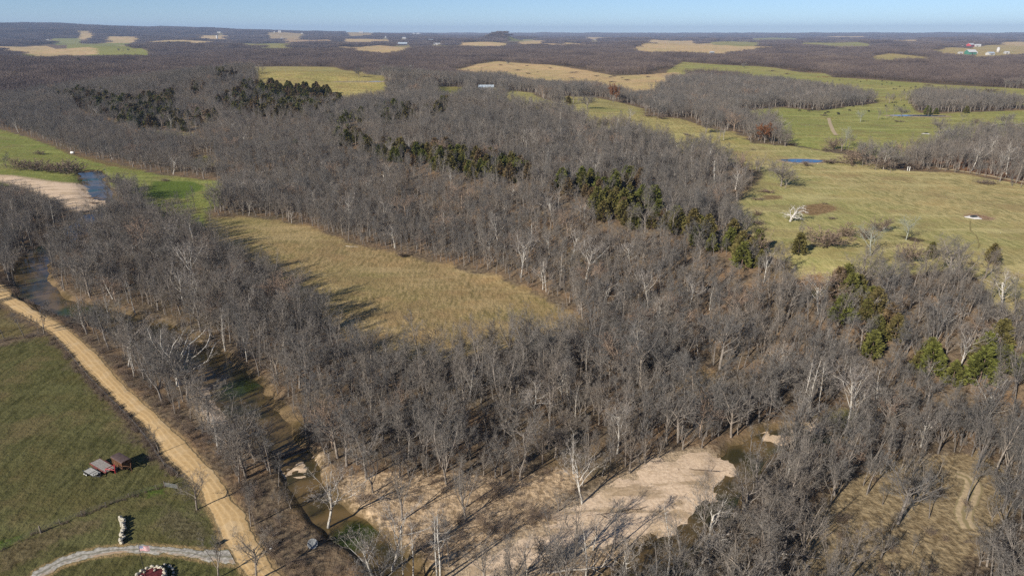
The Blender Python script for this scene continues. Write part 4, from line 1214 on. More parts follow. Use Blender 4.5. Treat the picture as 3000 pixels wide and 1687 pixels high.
def where_words(x, y, avoid=()):
    d = LMW - np.array([x, y])
    q = np.hypot(d[:, 0], d[:, 1])
    i = int(np.argmin(q))
    v = np.array([x, y]) - LMW[i]
    f = unit(LMW[i]); side = v[0] * f[1] - v[1] * f[0]; deep = v @ f
    far = q[i]
    if abs(side) > abs(deep) * 1.9: rel = 'right of' if side > 0 else 'left of'
    elif abs(deep) > abs(side) * 1.9: rel = 'beyond' if deep > 0 else 'this side of'
    else: rel = ('beyond and ' if deep > 0 else 'this side of and ') + ('right of' if side > 0 else 'left of')
    how = 'just ' if far < 9 else ('' if far < 20 else 'well ')
    return how + rel + ' ' + LANDMARKS[i][0]

NEARNESS = ['nearest', 'second nearest', 'third nearest', 'fourth nearest', 'fifth nearest', 'sixth nearest', 'seventh nearest', 'eighth nearest', 'ninth nearest', 'tenth nearest'] + [q + ' nearest' for q in ('eleventh', 'twelfth', 'thirteenth', 'fourteenth', 'fifteenth', 'sixteenth', 'seventeenth', 'eighteenth', 'nineteenth', 'twentieth')] + ['among the farther ones'] * 60
def settle(objs):
    """look-alikes in one spot share a group and are told apart by how near they stand"""
    by = {}
    for o in objs: by.setdefault(o['label'], []).append(o)
    for lab, os_ in by.items():
        if len(os_) > 1:
            os_.sort(key=lambda q: q.location.x ** 2 + q.location.y ** 2)
            for k, o in enumerate(os_):
                o['group'] = 'trees: ' + lab
                o['label'] = lab + ', ' + (NEARNESS[k] if k < len(os_) - 1 or len(os_) == 2 else 'farthest')
                if len(o['label'].split()) > 16: o['label'] = o['label'].replace('bare tree', 'tree').replace(' nearest', '')

SHAPE = ['spreading'] * 3 + ['slender'] * 4 + ['forked'] * 3
made = []
for i in np.where(single)[0]:
    h = NEAR['h'][i]
    size = 'short ' if h < 10.5 else ('tall ' if h > 13.8 else '')
    x, y = NEAR['P'][i]
    o = put_tree('bare_tree', NEAR_KINDS[NEAR['pick'][i]], size + SHAPE[NEAR['pick'][i]] + ' bare tree ' + where_words(x, y), 'tree', x, y, h, NEAR['turn'][i], None, 1.08)
    made.append(o)
settle(made)

# ---- pale sycamores and poles: base pixel, height m, kind, turn, width, words
S, G, O_, T_ = PALES, GREATS, OAKS, POLES
PALE_TREES = [
 (525, 1128, 21, G[0], .4, 1.15, 'great wide white sycamore over the brown creek pool'),
 (312, 936, 14, S[0], 1., 1., 'lone white sycamore standing by the creek left of the great sycamore'),
 (566, 918, 16, S[1], 2., 1.05, 'white leaning sycamore among dark woods behind the great sycamore'),
 (1526, 812, 19, S[2], .5, 1.1, 'biggest white sycamore at the far edge of the hayfield'),
 (1556, 752, 17, T_[0], 1., 1.2, 'straight white sycamore right behind the biggest hayfield-edge sycamore'),
 (1462, 722, 15, S[3], 3., 1., 'white sycamore left behind the biggest hayfield-edge sycamore'),
 (1612, 756, 13, S[0], 4., 1., 'pale tree right of the white hayfield-edge sycamores'),
 (1640, 832, 13, T_[1], 0., 1.2, 'single white pole tree right of the hayfield-edge sycamores'),
 (1312, 690, 11, S[1], 5., 1.1, 'small crooked white tree above the hayfield middle'),
 (1084, 692, 11, S[2], 1.5, .9, 'small white tree above the left end of the hayfield'),
 (870, 585, 14, S[3], .2, 1.1, 'pale sycamore on the wood edge beyond the hayfield top'),
 (2022, 925, 15, S[0], 2.2, 1.2, 'white crooked tree on the slope right of the hayfield corner'),
 (2238, 826, 13, S[1], 2.9, 1., 'pale forked tree at the pasture wood edge below the cedars'),
 (1834, 1072, 15, T_[2], .3, 1.3, 'shorter of two white trees beyond the dark creek woods'),
 (1866, 1124, 19, T_[0], 2.3, 1.3, 'taller of two white trees beyond the dark creek woods'),
 (1536, 1120, 12, T_[1], 3.3, 1., 'thin white trunk deep in the dark creek woods'),
 (1648, 1170, 13, S[2], 4.1, .9, 'white forked tree deep in the dark creek woods'),
 (2344, 1220, 17, T_[2], 1.1, 1.0, 'left of two tall pale trunks beside the narrow gravel spit'),
 (2368, 1214, 19, T_[0], 5.1, 1.0, 'right of two tall pale trunks beside the narrow gravel spit'),
 (2400, 1205, 16, T_[1], 2.6, 1.0, 'third pale trunk behind the pair by the gravel spit'),
 (2436, 1080, 12, S[3], .8, 1., 'white tree under the cedar cluster on the slope'),
 (2468, 1115, 12, S[0], 1.8, 1.2, 'low white spreading tree below the cedar cluster'),
 (2522, 1022, 12, O_[1], 3.8, 1., 'bare spreading tree in front of the cedar cluster'),
 (2558, 940, 11, S[1], 4.6, 1.4, 'white wide-armed tree growing among the cedar cluster'),
 (2740, 994, 13, S[2], 5.2, 1.2, 'white twisted tree above the corner cedars'),
 (2808, 1085, 13, S[3], .1, 1.1, 'white twisted tree between the corner cedars'),
 (2872, 1068, 11, S[0], 2.5, 1.2, 'white low tree right of the corner cedars'),
 (2708, 1116, 8, S[1], 1.3, 1., 'small white snag in front of the corner cedars'),
 (2480, 1252, 18, S[2], .9, 1.1, 'bright white sycamore at the upper creek bend'),
 (2508, 1235, 15, S[3], 2.0, 1.1, 'white sycamore just behind the one at the upper creek bend'),
 (2564, 1240, 16, T_[2], 3.0, 1.1, 'white pole tree right of the upper creek bend sycamores'),
 (2898, 1240, 15, S[0], 4.2, 1.2, 'broad pale tree right of the upper creek bend near the frame edge'),
 (2068, 1600, 17, S[1], .2, 1.15, 'white sycamore in the thicket right of the gravel bar'),
 (1808, 1328, 14, S[2], 1.1, 1.0, 'white sycamore in the dark wood behind the gravel bar'),
 (1706, 1474, 15, S[3], 2.7, 1.1, 'white sycamore left of the gravel bar middle'),
 (958, 1532, 18, S[0], .6, 1.15, 'big white sycamore on the bank left of the green pool'),
 (1146, 1655, 18, S[1], 1.9, 1.1, 'white leaning sycamore in front of the green pool'),
 (1094, 1700, 13, S[2], 3.4, 1.1, 'white crooked tree at the frame bottom left of the pool sycamore'),
 (1178, 1720, 13, T_[1], .3, 1.0, 'white trunk right of the leaning pool sycamore at the bottom'),
 (1290, 1712, 20, T_[0], 4.4, 1.1, 'tallest white pole tree at the bottom before the sandy scrub'),
 (1278, 1700, 18, T_[2], 5.5, 1.0, 'white pole tree close against the tallest one at the bottom'),
 (1214, 1712, 15, T_[2], 2.2, 1.0, 'thin white pole tree left of the tallest bottom pole tree'),
 (1714, 1716, 15, T_[0], 2.9, 1.25, 'white tree at the bottom before the gravel bar, left one'),
 (1828, 1720, 14, S[3], 3.9, 1.0, 'white tree at the bottom before the gravel bar, right one'),
 (1958, 1668, 15, T_[1], 1.0, 1.3, 'white tree leaning over the lower gravel bar edge'),
 (1545, 1700, 12, S[0], 5.0, .8, 'small pale tree at the bottom left of the gravel bar'),
 (1440, 560, 12, S[1], 1.0, 1., 'pale dead-topped tree in the ridge wood above the cedar band'),
 (1760, 505, 12, S[2], 2.0, 1., 'pale wide tree above the right end of the cedar band'),
 (1150, 470, 10, S[3], 3.0, 1., 'pale tree just below the left end of the cedar band'),
 (1010, 358, 13, S[0], 4.0, 1.1, 'white tree right of the far cedar hillside'),
 (140, 333, 14, S[1], 5.0, 1., 'white tree left below the far cedar hillside'),
 (212, 374, 14, S[2], .5, 1., 'white tree at the meadow edge below the far cedars'),
 (388, 592, 14, S[3], 1.4, 1.3, 'white two-armed sycamore by the blue creek bend'),
 (325, 545, 14, T_[1], 2.4, .8, 'white dead pole by the blue creek bend'),
 (40, 786, 13, T_[2], 3.4, 1.1, 'white tree left of the blue pool by the road'),
 (2846, 500, 19, S[0], .2, 1., 'biggest white sycamore under the bank beyond the right pasture'),
 (2920, 508, 17, S[1], 1.2, 1., 'second white sycamore right along the bank beyond the pasture'),
 (2948, 510, 20, T_[1], 2.0, 1., 'tall thin white tree right along the bank beyond the pasture'),
 (2768, 470, 12, S[2], 2.2, 1., 'pale small tree left along the bank beyond the pasture'),
 (2960, 372, 13, T_[0], 3.2, 1., 'white dead tree by the fallen limb in the cow pasture'),
]
for a, b, h, K, tn, wd_, words_ in PALE_TREES:
    x, y = at(a, b)
    put_tree('sycamore_tree' if 'sycamore' in words_ else 'pale_tree', K, words_, 'tree', x, y, h, tn, 'pale barked trees along the creek and slopes', wd_)

# tan crowned trees and a russet one
RUST = Kind('rust', 'round', 47, M_BARK, M_RED, False, 4.5)
LICH = [Kind('lichen', 'pale', 88, M_LICHEN, M_LICHEN), Kind('lichen', 'oak', 26, M_LICHEN, M_LICHEN)]
ODD = [
 (1188, 655, 15, TANS[1], 1., 1.1, 'broad tan crowned tree above the hayfield left half'), (1382, 700, 13, TANS[0], 2., 1.1, 'tan twigged tree above the hayfield middle'),
 (1700, 418, 13, TANS[1], 2., .9, 'tan crowned tree on the central wooded ridge'), (1796, 300, 22, RUST, 0., .62, 'tall oak with russet leaves in the middle hedgerow'),
 (2240, 418, 15, RUST, 1., 1., 'orange leaved tree in the clump above the blue pond'), (620, 965, 13, TANS[0], 3., 1.1, 'tan twigged tree right behind the great white sycamore'),
]
for a, b, h, K, tn, wd_, words_ in ODD:
    x, y = at(a, b); put_tree('leafy_tree' if K is RUST else 'tan_tree', K, words_, 'tree', x, y, h, tn, None, wd_)

# ---- trees and bushes standing in the open
OPEN = [
 (577, 1490, 10.5, O_[0], .3, .95, 'bare_tree', 'crooked bare tree at the lawn edge beside the road'),
 (752, 1702, 12, O_[1], 2.0, .9, 'bare_tree', 'bare tree by the driveway mouth at the frame bottom'),
 (640, 1690, 11, FORKS[0], 1.0, .9, 'bare_tree', 'bare tree on the lawn left of the driveway mouth'),
 (467, 1328, 8.5, SLIMS[1], .1, 1.2, 'bare_tree', 'small bare tree between the parked trailers and the road'),
 (130, 976, 9, FORKS[1], .6, 1.1, 'bare_tree', 'bare tree on the left side of the road at the fence corner'),
 (70, 985, 8, SLIMS[0], 1.6, 1.1, 'bare_tree', 'slim bare tree left of the fence corner tree'), (12, 990, 8, SLIMS[2], 2.6, 1., 'bare_tree', 'slim bare tree at the left frame edge above the lawn'),
 (735, 1540, 11, SLIMS[3], 2., 1., 'bare_tree', 'left tree of the pair right of the road bend'), (748, 1535, 10, SLIMS[2], 3., .9, 'bare_tree', 'right tree of the pair right of the road bend'),
 (2288, 545, 14, O_[2], 1.4, 1.12, 'bare_tree', 'big round-crowned bare oak just left of the blue pond'), (2300, 552, 8, FORKS[0], 2., 1., 'bare_tree', 'small bare tree at the foot of the round oak'),
 (2532, 700, 4.5, SHRUBS[1], 0., 1., 'bush', 'small bare bush before the white dead oak'),
 (2338, 696, 5, FORKS[1], 1., 1.2, 'bare_tree', 'small bare tree left of the pasture thicket'), (2420, 722, 6, SHRUBS[0], .5, 1.9, 'bush', 'wide bare thicket standing in the right pasture'),
 (2474, 692, 5, SHRUBS[2], 1.5, 1.2, 'bush', 'bare bush right behind the pasture thicket'), (2578, 678, 5, SHRUBS[1], 2.5, 1.2, 'bush', 'bare bush left of the tree on bare soil'),
 (2654, 702, 8, LICH[1], .5, 1.1, 'bare_tree', 'bare tree on a dark patch of bare soil in the pasture'), (2550, 748, 9, LICH[0], 2.5, 1.5, 'bare_tree', 'grey green broken tree at the lower pasture edge'),
 (2660, 768, 6, SHRUBS[0], 3., 1.1, 'bush', 'bare bush left of the lone cedar at the pasture foot'),
 (2520, 357, 9, LICH[1], .8, 1.2, 'bare_tree', 'pale grey round tree left in the cow pasture'), (2572, 350, 8, FORKS[2], .8, 1.1, 'bare_tree', 'bare tree left in the row beside the dark pond'),
 (2598, 347, 10, SLIMS[0], .2, 1.3, 'bare_tree', 'tallest bare tree in the row beside the dark pond'), (2615, 346, 10, SLIMS[1], 1.2, 1.4, 'bare_tree', 'second tallest bare tree in the row beside the dark pond'),
 (2640, 342, 8, O_[0], 2.2, 1.1, 'bare_tree', 'right bare tree in the row beside the dark pond'), (2692, 322, 10, O_[1], 3.2, 1.2, 'bare_tree', 'dark round tree above the dark pond'),
 (2720, 338, 10, SLIMS[2], .4, .8, 'bare_tree', 'thin pale trunk between the two pond cedars'), (2752, 392, 10, O_[2], 1.1, 1.1, 'bare_tree', 'round bare tree at the top of the right bank wood'),
 (2818, 354, 6, FORKS[0], 2.1, 1.2, 'bare_tree', 'small lone tree in the right cow pasture'), (2858, 362, 4, SHRUBS[1], 3.1, 1., 'bush', 'small bare bush right of the lone pasture tree'),
 (2895, 366, 3, SHRUBS[2], 4.1, 1.2, 'bush', 'tiny bare bush farthest right of the lone pasture tree'), (2945, 370, 9, O_[0], 5.1, 1.2, 'bare_tree', 'dark bare tree beside the white dead tree at the right edge'),
 (2475, 432, 15, LICH[0], 5.1, 1.0, 'bare_tree', 'leaning bare tree left in the clump above the pond'), (2530, 480, 15, O_[1], 5.6, 1.0, 'bare_tree', 'dark trunked tree at the left of the pasture tree clump'),
 (2566, 488, 15, FORKS[1], .6, 1.1, 'bare_tree', 'bare tree in the middle of the pasture tree clump'), (2620, 496, 13, O_[2], 1.6, 1.1, 'bare_tree', 'bare tree at the right of the pasture tree clump'),
 (2500, 482, 8, SHRUBS[0], 2.6, 1.5, 'bush', 'bare thicket at the left foot of the pasture tree clump'), (2592, 496, 8, SHRUBS[1], 3.6, 1.4, 'bush', 'bare thicket at the right foot of the pasture tree clump'),
 (2644, 492, 12, FORKS[2], 4.6, 1.1, 'bare_tree', 'bare tree just left of the two white posts'), (2683, 497, 5, SHRUBS[2], 5.6, 1.3, 'bush', 'bush just right of the two white posts'),
 (2360, 486, 3.2, SHRUBS[1], .1, 1.3, 'bush', 'thin bare shrub at the near shore of the blue pond'),
 (2485, 434, 12, FORKS[0], .9, 1., 'bare_tree', 'bare tree at the foot of the dirt track'), (2440, 436, 7, SHRUBS[0], .9, 1.2, 'bush', 'bush left below the dirt track'),
 (2068, 390, 12, O_[0], 3.9, 1.1, 'bare_tree', 'dark bare oak at the hedge end left of the blue pond field'), (2200, 416, 11, FORKS[1], 4.9, 1.2, 'bare_tree', 'pale bare tree left of the orange leaved tree'),
 (2265, 424, 12, SLIMS[3], 1.9, 1.6, 'bare_tree', 'dark tree right of the orange leaved tree'), (2300, 428, 8, O_[1], 2.9, 1.2, 'bare_tree', 'low tree at the right end of the orange tree clump'),
 (2180, 200, 13, O_[0], .2, 1.1, 'bare_tree', 'lone tree in the long far pasture'), (1484, 288, 15, FORKS[2], 1.1, 1., 'bare_tree', 'pale thin tree right of the grey barn'),
 (1514, 278, 14, FORKS[0], 2.2, 1., 'bare_tree', 'second thin tree right of the grey barn'), (1455, 290, 16, SLIMS[1], 3.3, .9, 'bare_tree', 'dark slim tree in front of the grey barn'),
 (1488, 190, 14, O_[2], 4.4, 1., 'bare_tree', 'lone tree at the top of the straw hill'), (1720, 318, 14, O_[1], 5.5, 1.3, 'bare_tree', 'dark round tree at the upper pasture fence'),
 (1052, 224, 12, O_[0], .7, 1.1, 'bare_tree', 'tree beside the pale hayfield pond'), (348, 150, 14, O_[1], 1.7, 1., 'bare_tree', 'left tree in the far green field'), (362, 150, 14, FORKS[1], 2.7, 1., 'bare_tree', 'middle tree in the far green field'), (376, 150, 13, O_[2], 3.7, 1., 'bare_tree', 'right tree in the far green field'),
 (1206, 210, 16, LICH[1], .4, 1.1, 'bare_tree', 'pale round tree among the hedges left of the grey barn'),
 (20, 492, 9, FORKS[0], .5, 1.2, 'bare_tree', 'bare tree at the left meadow lower edge by the frame'), (60, 497, 7, SHRUBS[0], 1., 1.6, 'bush', 'first thicket along the gravel bar and meadow'),
 (100, 500, 7, SHRUBS[1], 2., 1.6, 'bush', 'second thicket along the gravel bar and meadow'), (140, 503, 7, SHRUBS[2], 3., 1.6, 'bush', 'third thicket along the gravel bar and meadow'),
 (180, 506, 7, SHRUBS[0], 4., 1.6, 'bush', 'fourth thicket along the gravel bar and meadow'), (222, 508, 8, SHRUBS[1], 5., 1.6, 'bush', 'rightmost thicket along the gravel bar by the blue bend'),
 (120, 452, 3, SHRUBS[2], .3, 2.4, 'bush', 'low brown briar patch in the left meadow'), (484, 530, 1.6, SHRUBS[0], .3, 2.4, 'bush', 'small briar patch in the bright green meadow'),
 (352, 560, 12, O_[2], 2.3, 1.2, 'bare_tree', 'round bare tree on the bright meadow edge by the blue bend'), (312, 555, 10, FORKS[2], 3.3, 1.2, 'bare_tree', 'bare tree on the bank right of the blue bend'),
 (522, 625, 12, SLIMS[2], .3, .9, 'bare_tree', 'left of the row of trees at the hayfield top'), (536, 622, 12, SLIMS[0], 1.3, .9, 'bare_tree', 'second of the row of trees at the hayfield top'),
 (552, 620, 12, SLIMS[1], 2.3, .9, 'bare_tree', 'third of the row of trees at the hayfield top'), (572, 616, 11, SLIMS[3], 3.3, .9, 'bare_tree', 'fourth of the row of trees at the hayfield top'),
 (618, 610, 12, FORKS[0], 4.3, 1., 'bare_tree', 'right of the row of trees at the hayfield top'),
 (1176, 752, 2.6, SHRUBS[1], .8, 1.5, 'bush', 'dark brush pile on the hayfield edge'),
 (1355, 1052, 13, FORKS[1], .8, 1.0, 'bare_tree', 'round-topped tree standing out against the hayfield lower edge'), (1435, 1040, 14, FORKS[2], 1.8, 1.2, 'bare_tree', 'forked tree against the middle of the hayfield lower edge'),
 (1545, 1030, 13, O_[0], 2.8, 1., 'bare_tree', 'dark tree against the right of the hayfield lower edge'), (1090, 1062, 13, O_[1], 3.8, 1., 'bare_tree', 'pale tree against the left of the hayfield lower edge'),
]
for a, b, h, K, tn, wd_, nm, words_ in OPEN:
    x, y = at(a, b)
    if math.hypot(x, y) > 240:
        h *= 1.0 if h > 11 else 1.3
    if math.hypot(x, y) > 240:                     # heavier twigs where the crown stands against open grass
        for plain_, dense_ in ((OAKS, OAKD), (FORKS, FORKD), (SHRUBS, SHRUBD)):
            if K in plain_: K = dense_[plain_.index(K) % len(dense_)]
    put_tree(nm, K, words_, 'bush' if nm == 'bush' else 'tree', x, y, h, tn, None, wd_)

# the dead oak, the fallen limbs
x, y = at(2314, 648)
put_tree('dead_tree', DEADS[0], 'bleached white dead oak with broken limbs in the pasture', 'tree', x, y, 8.0, .6, None, .95)

# brush mounds in fields: pixel, width m, height m
MOUNDS = [(1466, 191, 14, 3), (1543, 193, 12, 2.5), (1411, 200, 10, 2.5), (1518, 206, 17, 3), (1548, 216, 15, 3), (1613, 200, 11, 3), (1575, 211, 6, 2), (1681, 213, 20, 3), (1675, 229, 14, 2), (1747, 223, 14, 2.5), (1792, 240, 14, 2.5),
          (1836, 235, 16, 3), (1823, 228, 8, 2), (1899, 226, 12, 3), (2252, 563, 10, 1.6), (2438, 641, 4.5, 1.2), (2416, 597, 3, .9), (2882, 537, 13, 2.4), (2422, 439, 10, 1.8), (2634, 356, 10, 1.6), (2415, 338, 10, 1.6), (2166, 386, 9, 1.6),
          (2262, 208, 16, 2.5), (2306, 217, 14, 2.5), (2360, 210, 14, 2.5), (2022, 291, 9, 3), (2716, 250, 15, 3), (2900, 268, 30, 5), (2014, 396, 8, 2), (1902, 341, 10, 3), (1938, 348, 12, 5), (2220, 585, 6, 1.5), (2216, 630, 5, 3), (2220, 655, 7, 2), (2434, 476, 16, 3.2), (2320, 425, 8, 3)]
MZ = ['on the pale straw hillside'] * 13
FSPOT = [('the straw hill top', 1440, 185), ('the straw hill', 1600, 215), ('the straw slope', 1820, 235), ('the white dead oak', 2314, 648), ('the blue pond', 2351, 470), ('the dark pond', 2697, 337), ('the long far pasture', 2280, 212), ('the dirt track', 2440, 375), ('the right pasture', 2860, 560), ('the lone hedge end', 2040, 390), ('the grey barn', 1430, 253), ('the ridge wood end', 2200, 620)]
FSW = np.array([at(a, b) for _, a, b in FSPOT])
def spot_words(x, y):
    d = np.hypot(*(FSW - np.array([x, y])).T); i = int(np.argmin(d))
    v = np.array([x, y]) - FSW[i]; f = unit(FSW[i]); side = v[0] * f[1] - v[1] * f[0]; deep = v @ f
    rel = ('right of ' if side > 0 else 'left of ') if abs(side) > abs(deep) else ('beyond ' if deep > 0 else 'this side of ')
    return rel + FSPOT[i][0]
made = []
for i, (a, b, wdt, ht) in enumerate(MOUNDS):
    x, y = at(a, b); K = SHRUBD[i % 3]
    s = ht / K.top; q = wdt / 2 / K.wide
    o = thing('brush_mound', ('wide' if wdt > 13 else 'small' if wdt < 8 else 'low') + ' dark bramble mound ' + spot_words(x, y), 'bush', (x, y, float(height(np.array([x]), np.array([y]))[0]) - .1), i * 1.3, (q, q * .8, s), 'bramble mounds in the pastures')
    for nm, me in (('stem', K.trunk), ('crown', K.crown)):
        ch = bpy.data.objects.new(nm, me); C.objects.link(ch); ch.parent = o
    if s * K.wide < 0: pass
    made.append(o)
seen = {}
for o in made: seen.setdefault(o['label'], []).append(o)
for lab, os_ in seen.items():
    if len(os_) > 1:
        for k, o in enumerate(sorted(os_, key=lambda q: q.location.y)): o['label'] = lab + [', the nearest one', ', the second nearest', ', the third nearest', ', the fourth nearest', ', the fifth nearest', ', the sixth nearest', ', the farthest'][min(k, 6)]

# ---- cedars
ZONE_NAMES = ['the long cedar band on the ridge', 'the upper cedar patch on the ridge', 'the bright cedars right of the ridge', 'the cedars at the pasture wood edge', 'the cedar cluster on the slope', 'the corner cedars',
              'the left far cedar hillside', 'the right far cedar hillside', 'the far cedars in between', 'the small far hilltop cedars', 'the small far hillside cedars', 'the cedars left of the central ridge', 'the cedars below the far hillside', 'the cedars below the grey barn', 'the scattered cedars before the far hillside']
rs = np.random.RandomState(77)
made = []
JOBS = []
for (Z, sp_, ch_), zn in zip(CEDAR_ZONES, ZONE_NAMES):
    V = W2(Z); lo, hi = V.min(0), V.max(0)
    X, Y = np.meshgrid(np.arange(lo[0], hi[0], sp_), np.arange(lo[1], hi[1], sp_))
    Q = np.stack([X.ravel(), Y.ravel()], 1) + rs.uniform(-.5, .5, (X.size, 2)) * sp_
    Q = Q[(poly_sd(Q, V, 40) > -1) & (rs.uniform(0, 1, len(Q)) < ch_)]
    if not len(Q): continue
    f = unit(V.mean(0)); dep_ = Q @ f; sid = Q[:, 0] * f[1] - Q[:, 1] * f[0]
    dn = (dep_ - dep_.min()) / (np.ptp(dep_) + 1e-6); sn = (sid - sid.min()) / (np.ptp(sid) + 1e-6)
    far = np.hypot(*V.mean(0)) > 620
    for i, (x, y) in enumerate(Q):
        brown = rs.uniform() < (.3 if far else .12)
        h = float(np.clip(rs.normal(9.8 if far else 8.5, 1.6), 5.0, 13))
        K = CEDARS[4] if brown else CEDARS[rs.randint(0, 4)]
        part_ = ('far ' if dn[i] > .66 else 'near ' if dn[i] < .34 else 'middle ') + ('right' if sn[i] > .8 else 'centre right' if sn[i] > .6 else 'centre' if sn[i] > .4 else 'centre left' if sn[i] > .2 else 'left')
        lab = ('small ' if h < 7.4 else 'tall ' if h > 10 else '') + ('brownish' if brown else 'green') + ' cedar, ' + part_ + ' in ' + zn
        JOBS.append((h / math.hypot(x, y), far, K, x, y, h, rs.uniform(0, TAU), lab))
JOBS.sort(key=lambda q: -q[0])
for _, far, K, x, y, h, tn, lab in JOBS[:284]:
    if far:
        o = link('cedar_tree', K.one, None, (x, y, float(height(np.array([x]), np.array([y]))[0]) - .1), tn, label=lab, category='tree')
        o.scale = (h / 8.2 * 1.25, h / 8.2 * 1.25, h / 8.2)
    else:
        o = put_tree('cedar_tree', K, lab, 'tree', x, y, h, tn, None, 1.15)
    made.append(o)
J = JOBS[284:]
if J:
    Q = np.array([(q[3], q[4]) for q in J]); hh = np.array([q[5] for q in J]) / 8.2
    scatter('cedar_woods', np.column_stack([Q, height(Q[:, 0], Q[:, 1]) - .1]), np.array([q[6] for q in J]), np.column_stack([hh * 1.25, hh * 1.25, hh]), [CEDARS.index(q[2]) for q in J], [c.one for c in CEDARS], 'farther dark cedars crowding the far hillsides')
for a, b, h, lab in [(2726, 752, 5.5, 'lone round cedar at the foot of the right pasture'), (2905, 766, 6.5, 'dark cedar by bare earth at the right pasture foot'), (2338, 745, 8, 'green cedar at the left lower corner of the pasture'),
                     (2716, 335, 9, 'left cedar beside the dark pond'), (2742, 333, 6, 'right cedar beside the dark pond'), (2830, 331, 7, 'small cedar under the hedge in the cow pasture'), (232, 186, 14, 'single green cedar standing in the far left woods'), (18, 225, 13, 'dark cedar at the left edge of the far woods'), (45, 232, 13, 'second dark cedar near the left edge of the far woods'),
                     (1665, 305, 8, 'small cedar at the upper pasture fence'), (425, 402, 9, 'dark cedar at the gap below the far cedar hillside'), (870, 445, 9, 'single cedar in the woods left of the cedar band'), (980, 430, 9, 'cedar just left of the cedar band')]:
    x, y = at(a, b); made.append(put_tree('cedar_tree', CEDARS[int(a) % 4], lab, 'tree', x, y, h, a, None, 1.2))
settle(made)
SC['cedars'] = len(made)
# ================================================================== farm things
def gz(x, y): return float(height(np.array([float(x)]), np.array([float(y)]))[0])
M_REDP = plain('red_paint', (.38, .035, .04), .5, .25, 2.5, dirt=(.16, .07, .05))
M_DULL = plain('faded_red_steel', (.2, .06, .05), .7, .35, 2.5, dirt=(.13, .08, .06))
M_PLANK = plain('weathered_planks', (.30, .275, .25), .9, .22, 2.2)
M_PLANK2 = plain('pale_planks', (.42, .41, .38), .9, .18, 2.2)
M_RUST = plain('rusty_sheet', (.13, .062, .03), .85, .4, 1.6, dirt=(.09, .06, .05))
M_ROOFR = plain('dark_rust_roof', (.095, .065, .06), .8, .25, 1.5)
M_BLACKM = plain('black_steel', (.03, .032, .036), .5, .3, 3)
M_TYRE = plain('tyre_rubber', (.02, .02, .02), .9, .2, 4)
M_HUB = plain('white_hub', (.75, .74, .7), .5, .1, 4)
M_STONE = plain('pale_limestone', (.50, .46, .37), .95, .35, 2.0, dirt=(.2, .17, .13))
M_MULCH = plain('maroon_mulch', (.12, .022, .026), 1, .4, 5)
M_POST = plain('grey_fence_post', (.2, .17, .14), .9, .3, 3)
M_WIRE = plain('fence_wire', (.22, .22, .22), .5, .1, 3, .6)
M_GALV = plain('galvanised_metal', (.25, .26, .265), .75, .15, 3, .1)
M_WHITE = plain('white_paint', (.78, .77, .74), .6, .08, 3)
M_DRIFT = plain('dark_driftwood', (.1, .07, .05), .95, .35, 2.5)
M_LOG = plain('bleached_log', (.45, .4, .34), .95, .25, 2.5)

def wheel(parent, x, y, r=.36, w=.22):
    b = MB(); k = 14
    for s in (-1, 1): pass
    b.tube([(x, y - w / 2, r), (x, y + w / 2, r)], r, 14)
    o = b.part('wheel', M_TYRE, parent, True)
    h = MB(); s = -1 if y < 0 else 1
    h.tube([(x, y + s * w * .5, r), (x, y + s * (w * .5 + .03), r)], r * .58, 12)
    h.part('hub', M_HUB, o)

def plank_deck(parent, L, W, z, n, m):
    w_ = W / n
    for i in range(n):
        b = MB(); y0 = -W / 2 + i * w_; jit = .015 * math.sin(i * 5.1)
        b.box((-L / 2 + jit, y0 + .012, z), (L / 2 + jit, y0 + w_ - .012, z + .05 + .008 * math.sin(i * 2.3)))
        b.part('plank', m, parent)

# red gooseneck flatbed
A = R(-32.5)
t = thing('flatbed_trailer', 'red gooseneck flatbed trailer with weathered plank deck, middle of the three', 'trailer', (-90.1, 127.3, gz(-90.1, 127.3)), A)
b = MB()
for y in (-1.1, 1.1): b.box((-3.2, y - .05, .7), (3.2, y + .05, .93))
for x in np.linspace(-3.1, 3.1, 9): b.box((x - .04, -1.04, .74), (x + .04, 1.04, .84))
b.box((-3.26, -1.15, .72), (-3.2, 1.15, .93))
b.part('frame', M_DULL, t)
plank_deck(t, 6.3, 2.06, .88, 10, M_PLANK)
for x in (-1.15, -.3):
    for y in (-1.27, 1.27): wheel(t, x, y)
b = MB()
for y in (-.95, .95):
    b.tube([(3.15, y, .8), (3.2, y, 1.75)], .09, 6); b.tube([(3.2, y, 1.7), (4.2, y * .55, 1.75), (5.1, 0, 1.6)], .1, 6)
b.tube([(3.2, -1, 1.72), (3.2, 1, 1.72)], .1, 6); b.tube([(3.18, -.95, 1.2), (3.18, .95, 1.2)], .06, 6); b.tube([(5.1, 0, 1.62), (5.1, 0, .75)], .09, 7)
b.part('gooseneck', M_REDP, t)
b = MB(); b.tube([(3.7, .85, 1.7), (3.7, .85, .05)], .055, 6); b.box((3.58, .73, 0), (3.82, .97, .05)); b.part('jack', M_BLACKM, t)
b = MB(); b.box((-1.7, -1.42, .78), (.2, -1.16, .83)); b.box((-1.7, 1.16, .78), (.2, 1.42, .83)); b.part('fender', M_DULL, t)

